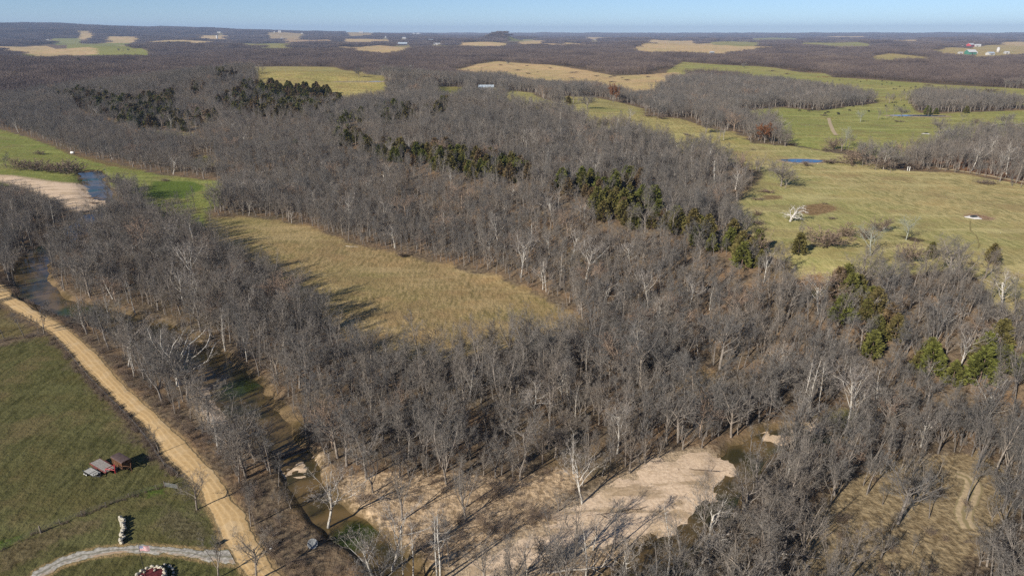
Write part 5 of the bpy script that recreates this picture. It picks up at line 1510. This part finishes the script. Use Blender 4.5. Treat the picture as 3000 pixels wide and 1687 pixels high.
# small grey utility trailer
t = thing('utility_trailer', 'small pale grey plank trailer with black front frame, nearest of the three', 'trailer', (-91.3, 125.3, gz(-91.3, 125.3)), R(-30))
b = MB()
for y in (-.82, .82): b.box((-1.85, y - .04, .5), (1.85, y + .04, .64))
for x in np.linspace(-1.8, 1.8, 6): b.box((x - .03, -.78, .52), (x + .03, .78, .6))
b.box((-.02 + .25, -.86, .645), (.06 + .25, .86, .72))
b.part('frame', M_BLACKM, t)
plank_deck(t, 3.7, 1.56, .62, 8, M_PLANK2)
for x in (-1.3, -.55):
    for y in (-.98, .98): wheel(t, x, y, .3, .18)
b = MB()
for y in (-.75, .75): b.tube([(1.85, y, .55), (1.88, y, 1.25)], .05, 6); b.tube([(1.88, y, .58), (3.0, 0, .55)], .06, 6)
b.tube([(1.88, -.75, 1.22), (1.88, .75, 1.22)], .05, 6); b.tube([(1.88, -.4, .6), (1.88, -.1, 1.2)], .04, 5); b.tube([(2.7, 0, .95), (2.7, 0, .05)], .05, 6)
b.part('front_frame', M_BLACKM, t)
b = MB(); b.tube([(1.95, .1, .85), (1.95, .45, .85)], .15, 8); b.part('winch', M_GALV, t)
b = MB()
for y in (-.6, .55): b.box((-2.6, y - .14, .45), (-1.9, y + .14, .5))
b.part('ramp', M_BLACKM, t)

# rusty stock trailer
t = thing('stock_trailer', 'rusty brown covered stock trailer, farthest of the three parked', 'trailer', (-86.3, 128.1, gz(-86.3, 128.1)), R(-33))
b = MB()
for y in (-.95, .95):
    for z in (.6, .95, 1.3, 1.65, 2.0): b.box((-2.1, y - .025, z), (2.1, y + .025, z + .24))
    for x in np.linspace(-2.08, 2.08, 6): b.box((x - .04, y - .05, .55), (x + .04, y + .05, 2.3))
b.box((2.08, -.97, .6), (2.13, .97, 2.28)); b.box((-2.13, -.97, .6), (-2.08, -.02, 2.28)); b.box((-2.1, -.9, .55), (2.1, .9, .6))
b.part('slatted_side', M_RUST, t)
k = 10; V = []
for x in (-2.25, 2.25):
    for i in range(k + 1):
        a = math.pi * i / k; V.append((x, -math.cos(a) * 1.06, 2.28 + .22 * math.sin(a) ** .6))
n = k + 1
F = [(i, i + 1, n + i + 1, n + i) for i in range(k)]
me = mk('roof', np.vstack([V, np.array(V) - [0, 0, .05]]), np.array(F + [(2 * n + i, 3 * n + i, 3 * n + i + 1, 2 * n + i + 1) for i in range(k)] + [(i, 2 * n + i, 2 * n + i + 1, i + 1) for i in range(k)] + [(n + i, n + i + 1, 3 * n + i + 1, 3 * n + i) for i in range(k)]), [M_ROOFR])
link('roof', me, t)
for x in (-.9, -.1):
    for y in (-1.1, 1.1): wheel(t, x, y, .35, .2)
b = MB(); b.box((-1.4, -1.26, .74), (.4, -1.0, .79)); b.box((-1.4, 1.0, .74), (.4, 1.26, .79)); b.part('fender', M_RUST, t)
b = MB()
for y in (-.85, .85): b.tube([(2.1, y, 1.5), (3.0, y * .5, 1.55), (3.7, 0, 1.35)], .08, 6)
b.tube([(2.12, -.85, .65), (2.6, -.4, .6), (2.9, 0, .75)], .05, 5); b.tube([(3.7, 0, 1.36), (3.75, 0, .1)], .07, 6)
b.part('gooseneck', M_RUST, t)

# stones
def rock(seed, sx, sy, sz):
    rs_ = np.random.RandomState(seed)
    bm = bmesh.new(); bmesh.ops.create_icosphere(bm, subdivisions=1, radius=1)
    for v in bm.verts:
        v.co *= 1 + rs_.uniform(-.22, .2); v.co.x *= sx; v.co.y *= sy; v.co.z *= sz
    me = bpy.data.meshes.new('stone'); bm.to_mesh(me); bm.free(); me.materials.append(M_STONE)
    return me
ROCKS = [rock(400 + i, .62, .42, .38) for i in range(6)]
t = thing('stone_wall', 'short wandering row of stacked pale stones on the lawn', 'stone wall', (-75.4, 107.9, gz(-75.4, 107.9)))
ROW = [(-77.6, 111.1), (-77.0, 110.1), (-76.4, 109.8), (-76.1, 108.9), (-75.4, 108.1), (-75.1, 107.7), (-74.8, 106.8), (-74.6, 105.9), (-74.1, 105.4), (-74.1, 104.6), (-73.7, 103.9)]
L = resample(np.array(ROW), 15); rs = np.random.RandomState(9)
for i, (x, y) in enumerate(L):
    d = L[min(i + 1, 14)] - L[max(i - 1, 0)]; a = math.atan2(d[1], d[0])
    for lev in range(2 if i % 4 else 1):
        o = link('stone', ROCKS[(i * 2 + lev) % 6], t, (x + 75.4 + rs.normal(0, .1), y - 107.9 + rs.normal(0, .08), .3 + lev * .48), a + rs.normal(0, .35) + (1.2 if i % 5 == 2 else 0))
        q = rs.uniform(.75, 1.15) * (.8 if lev else 1); o.scale = (q, q, q)

# stone ringed bed with the flagpole
cx, cyy = -63.7, 94.8; g0 = gz(cx, cyy)
t = thing('stone_flower_bed', 'round raised bed of maroon mulch ringed with pale stones', 'flower bed', (cx, cyy, g0))
a = np.linspace(0, TAU, 40, endpoint=False)
V = np.vstack([np.stack([np.cos(a) * 2.3, np.sin(a) * 2.3, np.full(40, -.2)], 1), np.stack([np.cos(a) * 2.25, np.sin(a) * 2.25, np.full(40, .72)], 1), np.stack([np.cos(a) * 1.2, np.sin(a) * 1.2, np.full(40, .86) + .05 * np.sin(5 * a)], 1), [[0, 0, .92]]])
i = np.arange(40); j = (i + 1) % 40
link('mulch', mk('mulch', V, [np.vstack([np.stack([i, j, j + 40, i + 40], 1), np.stack([i + 40, j + 40, j + 80, i + 80], 1)]), np.stack([i + 80, j + 80, np.full(40, 120)], 1)], [M_MULCH]), t)
for lev, zz in enumerate((.2, .62, .98)):
    for k in range(17):
        an = TAU * (k + .5 * lev) / 17; o = link('stone', ROCKS[(k + lev) % 6], t, (math.cos(an) * 2.42, math.sin(an) * 2.42, zz + rs.normal(0, .03)), an + math.pi / 2 + rs.normal(0, .15)); q = rs.uniform(.7, .95) * (.8 if lev == 2 else 1); o.scale = (q, q, q)
for k in range(9):
    an = R(-60 + k * 17); o = link('stone', ROCKS[(k * 2) % 6], t, (math.cos(an) * 3.75, math.sin(an) * 3.75, .2), an + math.pi / 2); q = rs.uniform(.5, .8); o.scale = (q, q, q)
for k in range(7):
    an = rs.uniform(0, TAU); rr_ = rs.uniform(.5, 1.7); o = link('stone', ROCKS[k % 6], t, (math.cos(an) * rr_, math.sin(an) * rr_, .95), rs.uniform(0, TAU)); o.scale = (.5, .5, .5)
fx, fy = -64.4, 94.9
t = thing('flagpole', 'slim dark flagpole rising from the stone ringed bed', 'flagpole', (fx, fy, gz(fx, fy) + .75))
b = MB(); b.tube([(0, 0, -.2), (0, 0, 6.75)], [.065, .04], 10); b.part('pole', M_BLACKM, t, True)
b = MB(); b.tube([(0, 0, 6.75), (0, 0, 6.82), (0, 0, 6.9)], [.03, .075, .02], 8); b.part('finial', plain('brass_ball', (.5, .35, .08), .3, .1, 3, .8), t, True)
b = MB(); b.box((-.13, -.13, -.1), (.13, .13, .1)); b.part('base', M_GALV, t)
# the flag: thirteen stripes, blue canton, white stars
M_FR = plain('flag_red', (.5, .03, .05), .8, .06, 4); M_FW = plain('flag_white', (.8, .8, .8), .8, .04, 4); M_FB = plain('flag_blue', (.03, .05, .22), .8, .06, 4)
nx, ny, FLy, FHt = 24, 13, 1.65, 1.0
def flag_pt(u, v): return (u * FLy * .96, .11 * math.sin(u * 7 + v) * u, (v - 1) * FHt - .28 * u * u)
V = [flag_pt(i_ / nx, j_ / ny) for j_ in range(ny + 1) for i_ in range(nx + 1)]
F, MI = [], []
for j_ in range(ny):
    for i_ in range(nx):
        q = j_ * (nx + 1) + i_; F.append((q, q + 1, q + nx + 2, q + nx + 1))
        MI.append(2 if (i_ < nx * .4 and j_ >= 6) else (0 if j_ % 2 == 0 else 1))
for r_ in range(9):
    for c_ in range(6 if r_ % 2 == 0 else 5):
        u = .4 * ((c_ + .5) / 6 + (0 if r_ % 2 == 0 else 1 / 12)); v = 6 / 13 + (7 / 13) * (r_ + .5) / 9
        for s_ in (-.012, .012):
            n0 = len(V); c = np.array(flag_pt(u, v)) + [0, s_, 0]
            V += [tuple(c + [-.025, 0, -.02]), tuple(c + [.025, 0, -.02]), tuple(c + [.018, 0, .02]), tuple(c + [-.018, 0, .02])]
            F.append((n0, n0 + 1, n0 + 2, n0 + 3)); MI.append(1)
fl = link('flag', mk('flag', V, np.array(F), [M_FR, M_FW, M_FB], MI, True), None, (fx + .06, fy, gz(fx, fy) + 7.4), R(8), label='American flag with red and white stripes flying on the pole', category='flag')

# fences
def fence(label, pts, gap, wires, hgt, seed, lean=.05):
    L = densify(np.array(pts, float), gap); rs_ = np.random.RandomState(seed)
    x0, y0 = L[0]; g_ = gz(x0, y0)
    t = thing('wire_fence', label, 'fence', (x0, y0, g_))
    V = [(x - x0, y - y0, gz(x, y) - g_) for x, y in L]
    pm = MB(); pm.tube([(0, 0, -.3), (0, 0, hgt)], [.075, .065], 6); pme = pm.mesh('post', M_POST)
    for v in V:
        o = link('post', pme, t, v); o.rotation_euler = (rs_.normal(0, lean), rs_.normal(0, lean), rs_.uniform(0, 3)); o.scale = (1, 1, rs_.uniform(.85, 1.12))
    for k in range(wires):
        b = MB(); z = hgt * (.3 + .62 * k / max(wires - 1, 1)); b.tube([(a_, b_, c_ + z) for a_, b_, c_ in V], .012, 3, False); b.part('wire', M_WIRE, t)
    return L
RLs = resample(RL, 400); RRs = resample(RR, 400)
out = (RLs - RRs) / np.linalg.norm(RLs - RRs, axis=1)[:, None]
qx, qy, _ = to_px(np.column_stack([RLs, np.zeros(400)]))
s_ = np.where((qy > 985) & (qy < 1400))[0]
FA = (RLs + out * 1.5)[s_][::8]
fa = fence('wire fence along the left verge of the dirt road', FA, 3.6, 4, 1.25, 1)
fb = fence('wire fence dividing the lawn from the trailer field', [(-97.5, 99.0), (-95.3, 102.1), (-91.4, 107.0), (-85.8, 111.9), (-79.3, 117.6), (-75.0, 120.4), (-72.9, 121.6)], 3.6, 4, 1.2, 2)
fc = fence('wire fence across the top end of the lawn', [at(-120, 1002), at(0, 997), at(70, 988), at(140, 982)], 3.6, 3, 1.2, 3)
x, y = -91.2, 106.9
b = MB(); b.tube([(0, 0, -.3), (0, 0, 1.7)], [.16, .14], 8)
b.part('corner_post', M_POST, None, loc=(x + .35, y + .1, gz(x, y)), label='stout wooden post standing in the lawn fence', category='post')
# gate
x, y = -73.4, 121.0
t = thing('tube_gate', 'pale metal tube gate by the road at the fence end', 'gate', (x, y, gz(x, y)), R(-14))
for k in range(5):
    b = MB(); b.tube([(0, 0, .3 + .22 * k), (2.9, 0, .3 + .22 * k)], .03, 6); b.part('rail', M_GALV, t)
for xx in (0, 1.45, 2.9):
    b = MB(); b.tube([(xx, 0, .27), (xx, 0, 1.22)], .035, 6); b.part('upright', M_GALV, t)
for xx in (-.2, 3.1):
    b = MB(); b.tube([(xx, 0, -.2), (xx, 0, 1.5)], .09, 7); b.part('gate_post', M_POST, t)

# weeds and brush growing in the fence rows and on the verges
rs = np.random.RandomState(31)
pts = []
for L, dens, spread in ((fa, 5.0, .7), (fb, 2.2, .35), (fc, 3.5, .8)):
    D = densify(L, .5)
    for p in D:
        for _ in range(rs.poisson(dens * .5)): pts.append((p + rs.normal(0, spread, 2), rs.uniform(.5, 1.7) if L is fa else rs.uniform(.35, .8)))
for p, o_ in zip(RRs, -out):
    if 90 < np.hypot(*p) < 330:
        for _ in range(rs.poisson(1.1)): pts.append((p + o_ * rs.uniform(1.2, 5.5), rs.uniform(.6, 2.2)))
Q = np.array([p for p, _ in pts]); hh = np.array([h for _, h in pts])
ok = (poly_sd(Q, ROADP, 30) < -.35) & (poly_sd(Q, DRIVEP, 30) < -.4); Q, hh = Q[ok], hh[ok]
pk = rs.randint(0, 3, len(Q)); sc = hh / st[pk]
scatter('roadside_brush', np.column_stack([Q, height(Q[:, 0], Q[:, 1]) - .05]), rs.uniform(0, TAU, len(Q)), np.column_stack([sc * 1.3, sc * 1.3, sc]), pk, [k.joined('brush') for k in SHRUBS], 'dark dry weeds and brush along fences and road verges')

# round dish, bucket, tank, troughs, posts
x, y = at(917, 1600)
t = thing('metal_dish', 'round pale grey metal dish tilted in the roadside brush', 'dish', (x, y, gz(x, y)))
a = np.linspace(0, TAU, 24, endpoint=False)
rings = [(.0, -.16), (.45, -.12), (.75, -.04), (.92, .05), (.96, .02), (.78, -.08), (.45, -.17), (0, -.2)]
V = np.concatenate([np.stack([np.cos(a) * r_, np.sin(a) * r_, np.full(24, z_)], 1) for r_, z_ in rings])
F = [(q * 24 + i_, q * 24 + (i_ + 1) % 24, (q + 1) * 24 + (i_ + 1) % 24, (q + 1) * 24 + i_) for q in range(7) for i_ in range(24)]
o = link('bowl', mk('bowl', V, np.array(F), [M_GALV], smooth_=True), t, (0, 0, .75)); o.rotation_euler = (R(48), R(8), R(10))
b = MB(); b.tube([(0, .35, 0), (0, .2, .62)], .05, 6); b.tube([(.3, .4, 0), (.05, .2, .6)], .03, 5); b.part('stand', M_BLACKM, t)
x, y = at(790, 1609)
t = thing('white_bucket', 'small white bucket lying beside the right road verge', 'bucket', (x, y, gz(x, y)), .6)
b = MB(); b.tube([(0, 0, .2), (.42, 0, .22)], [.17, .21], 12); b.part('pail', M_WHITE, t, True)
b = MB(); b.tube([(.4, -.2, .25), (.55, 0, .3), (.4, .2, .25)], .012, 4); b.part('handle', M_WIRE, t)
x, y = at(213, 451)
t = thing('white_tank', 'small white round tank at the left meadow edge', 'tank', (x, y, gz(x, y)))
b = MB(); b.tube([(-1.4, 0, 1.3), (-1.2, 0, 1.3), (1.2, 0, 1.3), (1.4, 0, 1.3)], [.5, .85, .85, .5], 14); b.part('vessel', M_WHITE, t, True)
b = MB(); b.box((-.8, -.5, -.1), (-.6, .5, .62)); b.box((.6, -.5, -.1), (.8, .5, .62)); b.part('cradle', M_GALV, t)
M_LIME = plain('white_crushed_lime', (.72, .68, .62), 1, .15, 2)
M_TANK = plain('dark_trough_rubber', (.05, .055, .06), .7, .2, 3)
M_TWATER = water_material('trough_water', (.01, .02, .03), (.015, .03, .04), (.01, .02, .02))
for (a_, b_, r_, lab) in ((2852, 636, 3.2, 'dark cattle trough on a white gravel pad in the right pasture'), (2713, 391, 3.0, 'cattle trough on a white gravel pad in the cow pasture')):
    x, y = at(a_, b_); t = thing('cattle_trough', lab, 'trough', (x, y, gz(x, y)), .3)
    a = np.linspace(0, TAU, 30, endpoint=False); ra = r_ * (1 + .12 * np.sin(3 * a) + .1 * np.sin(5 * a + 1))
    V = np.vstack([np.stack([np.cos(a) * ra, np.sin(a) * ra, np.full(30, -.12)], 1), np.stack([np.cos(a) * ra * .8, np.sin(a) * ra * .8, np.full(30, .14)], 1), [[0, 0, .18]]]); i = np.arange(30); j = (i + 1) % 30
    link('gravel_pad', mk('gravel_pad', V, [np.stack([i, j, j + 30, i + 30], 1), np.stack([i + 30, j + 30, np.full(30, 60)], 1)], [M_LIME], smooth_=True), t)
    b = MB()
    for lo, hi in (((-1.3, -.6, .1), (1.3, -.52, .8)), ((-1.3, .52, .1), (1.3, .6, .8)), ((-1.3, -.52, .1), (-1.22, .52, .8)), ((1.22, -.52, .1), (1.3, .52, .8)), ((-1.22, -.52, .1), (1.22, .52, .2))): b.box(lo, hi)
    b.part('tank', M_TANK, t)
    b = MB(); b.box((-1.21, -.51, .3), (1.21, .51, .66)); b.part('water', M_TWATER, t)
for k, (a_, b_) in enumerate(((2658, 499), (2664, 500))):
    x, y = at(a_, b_); b = MB(); b.tube([(0, 0, -.2), (0, 0, 2.4), (0, 0, 2.45)], [.16, .14, .06], 10)
    b.part('white_post', M_WHITE, None, loc=(x, y, gz(x, y)), label=['left', 'right'][k] + ' of two tall white posts by the pasture tree clump', category='post')

# driftwood, fallen limbs
def log_thing(a_, b_, L, r_, rz, limbs, m, label, seed):
    x, y = at(a_, b_); rs_ = np.random.RandomState(seed); z = max(gz(x, y), -.8)
    t = thing('fallen_log', label, 'log', (x, y, z + r_ * .9), rz)
    pts = np.array([(L * (q / 6 - .5), rs_.normal(0, .12), rs_.uniform(-.03, .12)) for q in range(7)])
    b = MB(); b.tube(pts, np.linspace(r_, r_ * .4, 7), 7); b.part('trunk', m, t, True)
    b = MB()
    for q in range(limbs):
        i_ = rs_.randint(2, 7); d = np.array([rs_.uniform(.2, 1), rs_.choice([-1, 1]) * rs_.uniform(.5, 1), rs_.uniform(.0, .9)]) * rs_.uniform(.5, 1) * L * .28
        b.tube([pts[i_], pts[i_] + d * .5 + rs_.normal(0, .12, 3), pts[i_] + d], [r_ * .42, r_ * .28, r_ * .1], 5)
    b.part('branch', m, t, True)
for args in ((278, 577, 17, .45, R(-14), 5, M_DRIFT, 'long dark drift log lying across the upstream gravel bar', 1), (272, 590, 8, .4, R(4), 6, M_DRIFT, 'tangled dark drift log on the gravel bar tip', 2), (280, 594, 6, .3, R(-20), 5, M_DRIFT, 'short drift log in front of the tangled one on the bar', 3),
             (310, 612, 10, .3, R(20), 6, M_LOG, 'pale snagged log at the lower end of the blue bend', 4), (262, 615, 6, .5, R(60), 5, M_DRIFT, 'dark root wad below the upstream gravel bar', 5),
             (2985, 366, 14, .4, R(25), 6, M_LOG, 'bleached fallen limb by the white dead tree in the cow pasture', 6), (2320, 1625, 10, .2, R(-12), 4, M_LOG, 'pale fallen trunk in the thicket right of the gravel bar', 7),
             (1030, 722, 6, .13, R(-20), 3, M_LOG, 'pale log on the left far edge of the hayfield', 8), (1780, 1503, 9, .16, R(12), 5, M_DRIFT, 'thin dark branch lying on the gravel bar middle', 9), (1860, 1497, 4, .14, R(30), 7, M_DRIFT, 'small heap of dark twigs on the gravel bar', 10),
             (2060, 1378, 6, .14, R(-8), 4, M_DRIFT, 'dark flood stick near the upper end of the gravel bar', 11), (1700, 1668, 12, .22, R(8), 6, M_LOG, 'white fallen tree lying at the bottom before the gravel bar', 12), (900, 1305, 14, .3, R(38), 6, M_DRIFT, 'dark tree fallen across the creek above the gravel hump', 13)):  # last one: dark log added in place of a tree's cast shadow
    log_thing(*args)

# ---- cattle: one body per animal
def cow_mesh(m):
    co = [(-.75, 0, 1.12), (-.3, 0, 1.1), (.25, 0, 1.08), (.68, 0, 1.12), (.98, 0, 1.2), (1.28, 0, 1.12), (1.55, 0, .92)]
    ra = [.3, .36, .37, .33, .2, .16, .1]
    ed = [(i_, i_ + 1) for i_ in range(6)]
    for x_, s_ in ((-.72, -1), (-.72, 1), (.62, -1), (.62, 1)):
        n0 = len(co); root = 0 if x_ < 0 else 3; back = -.1 if x_ < 0 else .02
        co += [(x_, s_ * .2, .82), (x_ + back, s_ * .21, .45), (x_, s_ * .21, .03)]; ra += [.15, .075, .06]; ed += [(root, n0), (n0, n0 + 1), (n0 + 1, n0 + 2)]
    n0 = len(co); co += [(-1.02, 0, 1.05), (-1.08, 0, .6)]; ra += [.05, .035]; ed += [(0, n0), (n0, n0 + 1)]
    for s_ in (-1, 1): n0 = len(co); co += [(1.28, s_ * .26, 1.16)]; ra += [.05]; ed += [(5, n0)]
    me = bpy.data.meshes.new('cow_skeleton'); me.from_pydata(co, ed, [])
    o = bpy.data.objects.new('cow_skeleton', me); C.objects.link(o)
    sm = o.modifiers.new('skin', 'SKIN')
    for v, r_ in zip(me.skin_vertices[0].data, ra): v.radius = (r_, r_)
    me.skin_vertices[0].data[0].use_root = True
    dg = bpy.context.evaluated_depsgraph_get(); dg.update()
    out_ = bpy.data.meshes.new_from_object(o.evaluated_get(dg))
    bpy.data.objects.remove(o); out_.name = 'cow'; out_.materials.clear(); out_.materials.append(m)
    for p in out_.polygons: p.use_smooth = True
    return out_
COWB = cow_mesh(plain('black_cow_hide', (.012, .011, .011), .7, .3, 3)); COWR = cow_mesh(plain('red_cow_hide', (.16, .055, .03), .7, .3, 3))
HERDS = [('black cow', COWB, 'herd above the dirt track', [(880, 835), (950, 838), (973, 833), (995, 828), (1052, 828), (1073, 858), (1097, 848), (1177, 862), (1174, 857), (1260, 835), (1405, 840), (1530, 800), (1595, 797), (1670, 797), (1288, 803)]),
         ('black cow', COWB, 'herd in the far pasture', [(1342, 615), (1505, 637), (1575, 630), (1503, 612), (1540, 622), (1638, 653), (1722, 662), (1757, 655), (1788, 673), (1795, 671), (1815, 660), (1828, 695), (1672, 682), (1885, 652), (1980, 652), (1590, 672), (1610, 672), (1763, 683), (1835, 662), (1184, 606)]),
         ('red cow', COWR, 'group left in the far pasture', [(1023, 581), (1060, 579), (1076, 581), (1090, 582), (1313, 603), (1388, 605)])]
ORD = ['leftmost', 'second', 'third', 'fourth', 'fifth', 'sixth', 'seventh', 'eighth', 'ninth', 'tenth', 'eleventh', 'twelfth', 'thirteenth', 'fourteenth', 'fifteenth', 'sixteenth', 'seventeenth', 'eighteenth', 'nineteenth', 'twentieth']
rs = np.random.RandomState(8)
for nm, me, hd, lst in HERDS:
    for k, (a_, b_) in enumerate(sorted(lst)):
        x, y = at(2000 + a_ / 2.576, b_ / 2.576 + 1.0)
        o = link('cow', me, None, (x, y, gz(x, y)), rs.uniform(0, TAU), label=('%s from the left, %s in the %s' % (nm, ORD[k], hd)) if k else '%s, leftmost in the %s' % (nm, hd), category='cow', group='cattle: ' + hd)
        o.scale = (1.15,) * 3

# ---- far farm buildings
M_TIN = plain('pale_tin_roof', (.58, .66, .72), .35, .12, .6, .3)
M_WHR = plain('white_metal_roof', (.5, .5, .51), .5, .06, .5)
M_GREYW = plain('grey_barn_boards', (.26, .25, .26), .9, .2, .7)
M_REDW = plain('red_barn_wall', (.42, .05, .05), .7, .15, .6)
M_GRNW = plain('green_metal_wall', (.06, .2, .14), .6, .12, .6)
M_WHW = plain('white_wall', (.45, .44, .42), .7, .08, .6)
M_DARKW = plain('dark_house_wall', (.07, .065, .08), .8, .2, .6)
M_DOOR = plain('dark_doorway', (.03, .03, .035), .8, .2, 1)
M_CONC = plain('concrete_stave', (.5, .48, .45), .9, .12, .3)
def building(a_, b_, wpx, hpx, deep, pitch, rz, mw, mr, label, name='farm_building', cat='building', wins=2, nod=None):
    x, y = at(a_, b_); d = math.hypot(x, y)
    k_ = .72 if d > 5500 else 1.0
    w_ = k_ * wpx * .3413 * d / FOC; h_ = k_ * hpx * .3413 * d / FOC; dp = w_ * deep
    t = thing(name, label, cat, (x, y, gz(x, y) - .2), rz)
    rh = dp * .5 * pitch
    b = MB(); b.box((-w_ / 2, -dp / 2, 0), (w_ / 2, dp / 2, h_))
    b.add([(-w_ / 2, -dp / 2, h_), (-w_ / 2, dp / 2, h_), (-w_ / 2, 0, h_ + rh), (w_ / 2, -dp / 2, h_), (w_ / 2, dp / 2, h_), (w_ / 2, 0, h_ + rh)], [], [(0, 2, 1), (3, 4, 5)])
    b.part('wall', mw, t)
    o_ = .06 * dp; th = .03 * dp
    sl = rh / (dp / 2)
    V = []
    for xx in (-w_ / 2 - o_, w_ / 2 + o_):
        V += [(xx, -dp / 2 - o_, h_ - o_ * sl + .02), (xx, 0, h_ + rh + .02), (xx, dp / 2 + o_, h_ - o_ * sl + .02), (xx, -dp / 2 - o_, h_ - o_ * sl + th), (xx, 0, h_ + rh + th), (xx, dp / 2 + o_, h_ - o_ * sl + th)]
    F = [(3, 9, 10, 4), (4, 10, 11, 5), (0, 1, 7, 6), (1, 2, 8, 7), (0, 6, 9, 3), (2, 5, 11, 8), (0, 3, 4, 1), (1, 4, 5, 2), (6, 7, 10, 9), (7, 8, 11, 10)]
    link('roof', mk('roof', V, np.array(F), [mr]), t)
    b = MB(); dw = min(4.0, w_ * .2); b.box((-dw / 2, -dp / 2 - .08, 0), (dw / 2, -dp / 2 - .002, h_ * .75)); b.part('door', M_DOOR, t)
    for k in range(wins):
        for s_ in (-1, 1):
            xx = s_ * w_ * (.2 + .16 * k); b = MB(); b.box((xx - w_ * .045, -dp / 2 - .08, h_ * .4), (xx + w_ * .045, -dp / 2 - .002, h_ * .72)); b.part('window', M_DOOR, t)
for args in BUILDINGS:
    args = list(args); args[7] = globals()[args[7]]; args[8] = globals()[args[8]]; building(*args)
for a_, b_, wpx, hpx, lab in ((637, 119, 4.5, 12, 'tall pale concrete silo in the far left woods'), (2923, 153, 6.5, 9, 'pale tower silo with a white cap at the right farm')):
    x, y = at(a_, b_); d = math.hypot(x, y); r_ = wpx * .3413 * d / FOC / 2; h_ = hpx * .3413 * d / FOC
    t = thing('silo', lab, 'silo', (x, y, gz(x, y) - .3))
    b = MB(); b.tube([(0, 0, 0), (0, 0, h_)], r_, 16); b.part('shaft', M_CONC, t, True)
    b = MB(); b.tube([(0, 0, h_), (0, 0, h_ + r_ * .4), (0, 0, h_ + r_ * .8)], [r_ * 1.05, r_ * .85, r_ * .15], 16); b.part('cap', M_WHR, t, True)
# ================================================================== haze
def haze():
    me = MB(); r = 30000.0
    a = 48
    V = [(r * math.cos(TAU * i / a), r * math.sin(TAU * i / a), zz) for zz in (-70.0, 360.0) for i in range(a)]
    b = bpy.data.meshes.new('haze')
    b.from_pydata(V, [], [tuple(range(a))[::-1], tuple(range(a, 2 * a))] + [(i, (i + 1) % a, (i + 1) % a + a, i + a) for i in range(a)])
    m = bpy.data.materials.new('thin_blue_air'); m.use_nodes = True
    n = m.node_tree; n.nodes.clear()
    v = n.nodes.new('ShaderNodeVolumePrincipled'); o = n.nodes.new('ShaderNodeOutputMaterial')
    v.inputs['Color'].default_value = (.48, .66, 1.0, 1); v.inputs['Density'].default_value = 4.8e-5; v.inputs['Anisotropy'].default_value = 0.0
    n.links.new(v.outputs[0], o.inputs['Volume'])
    b.materials.append(m)
    link('haze', b, kind='stuff', label='thin blue haze over the far country')
haze()
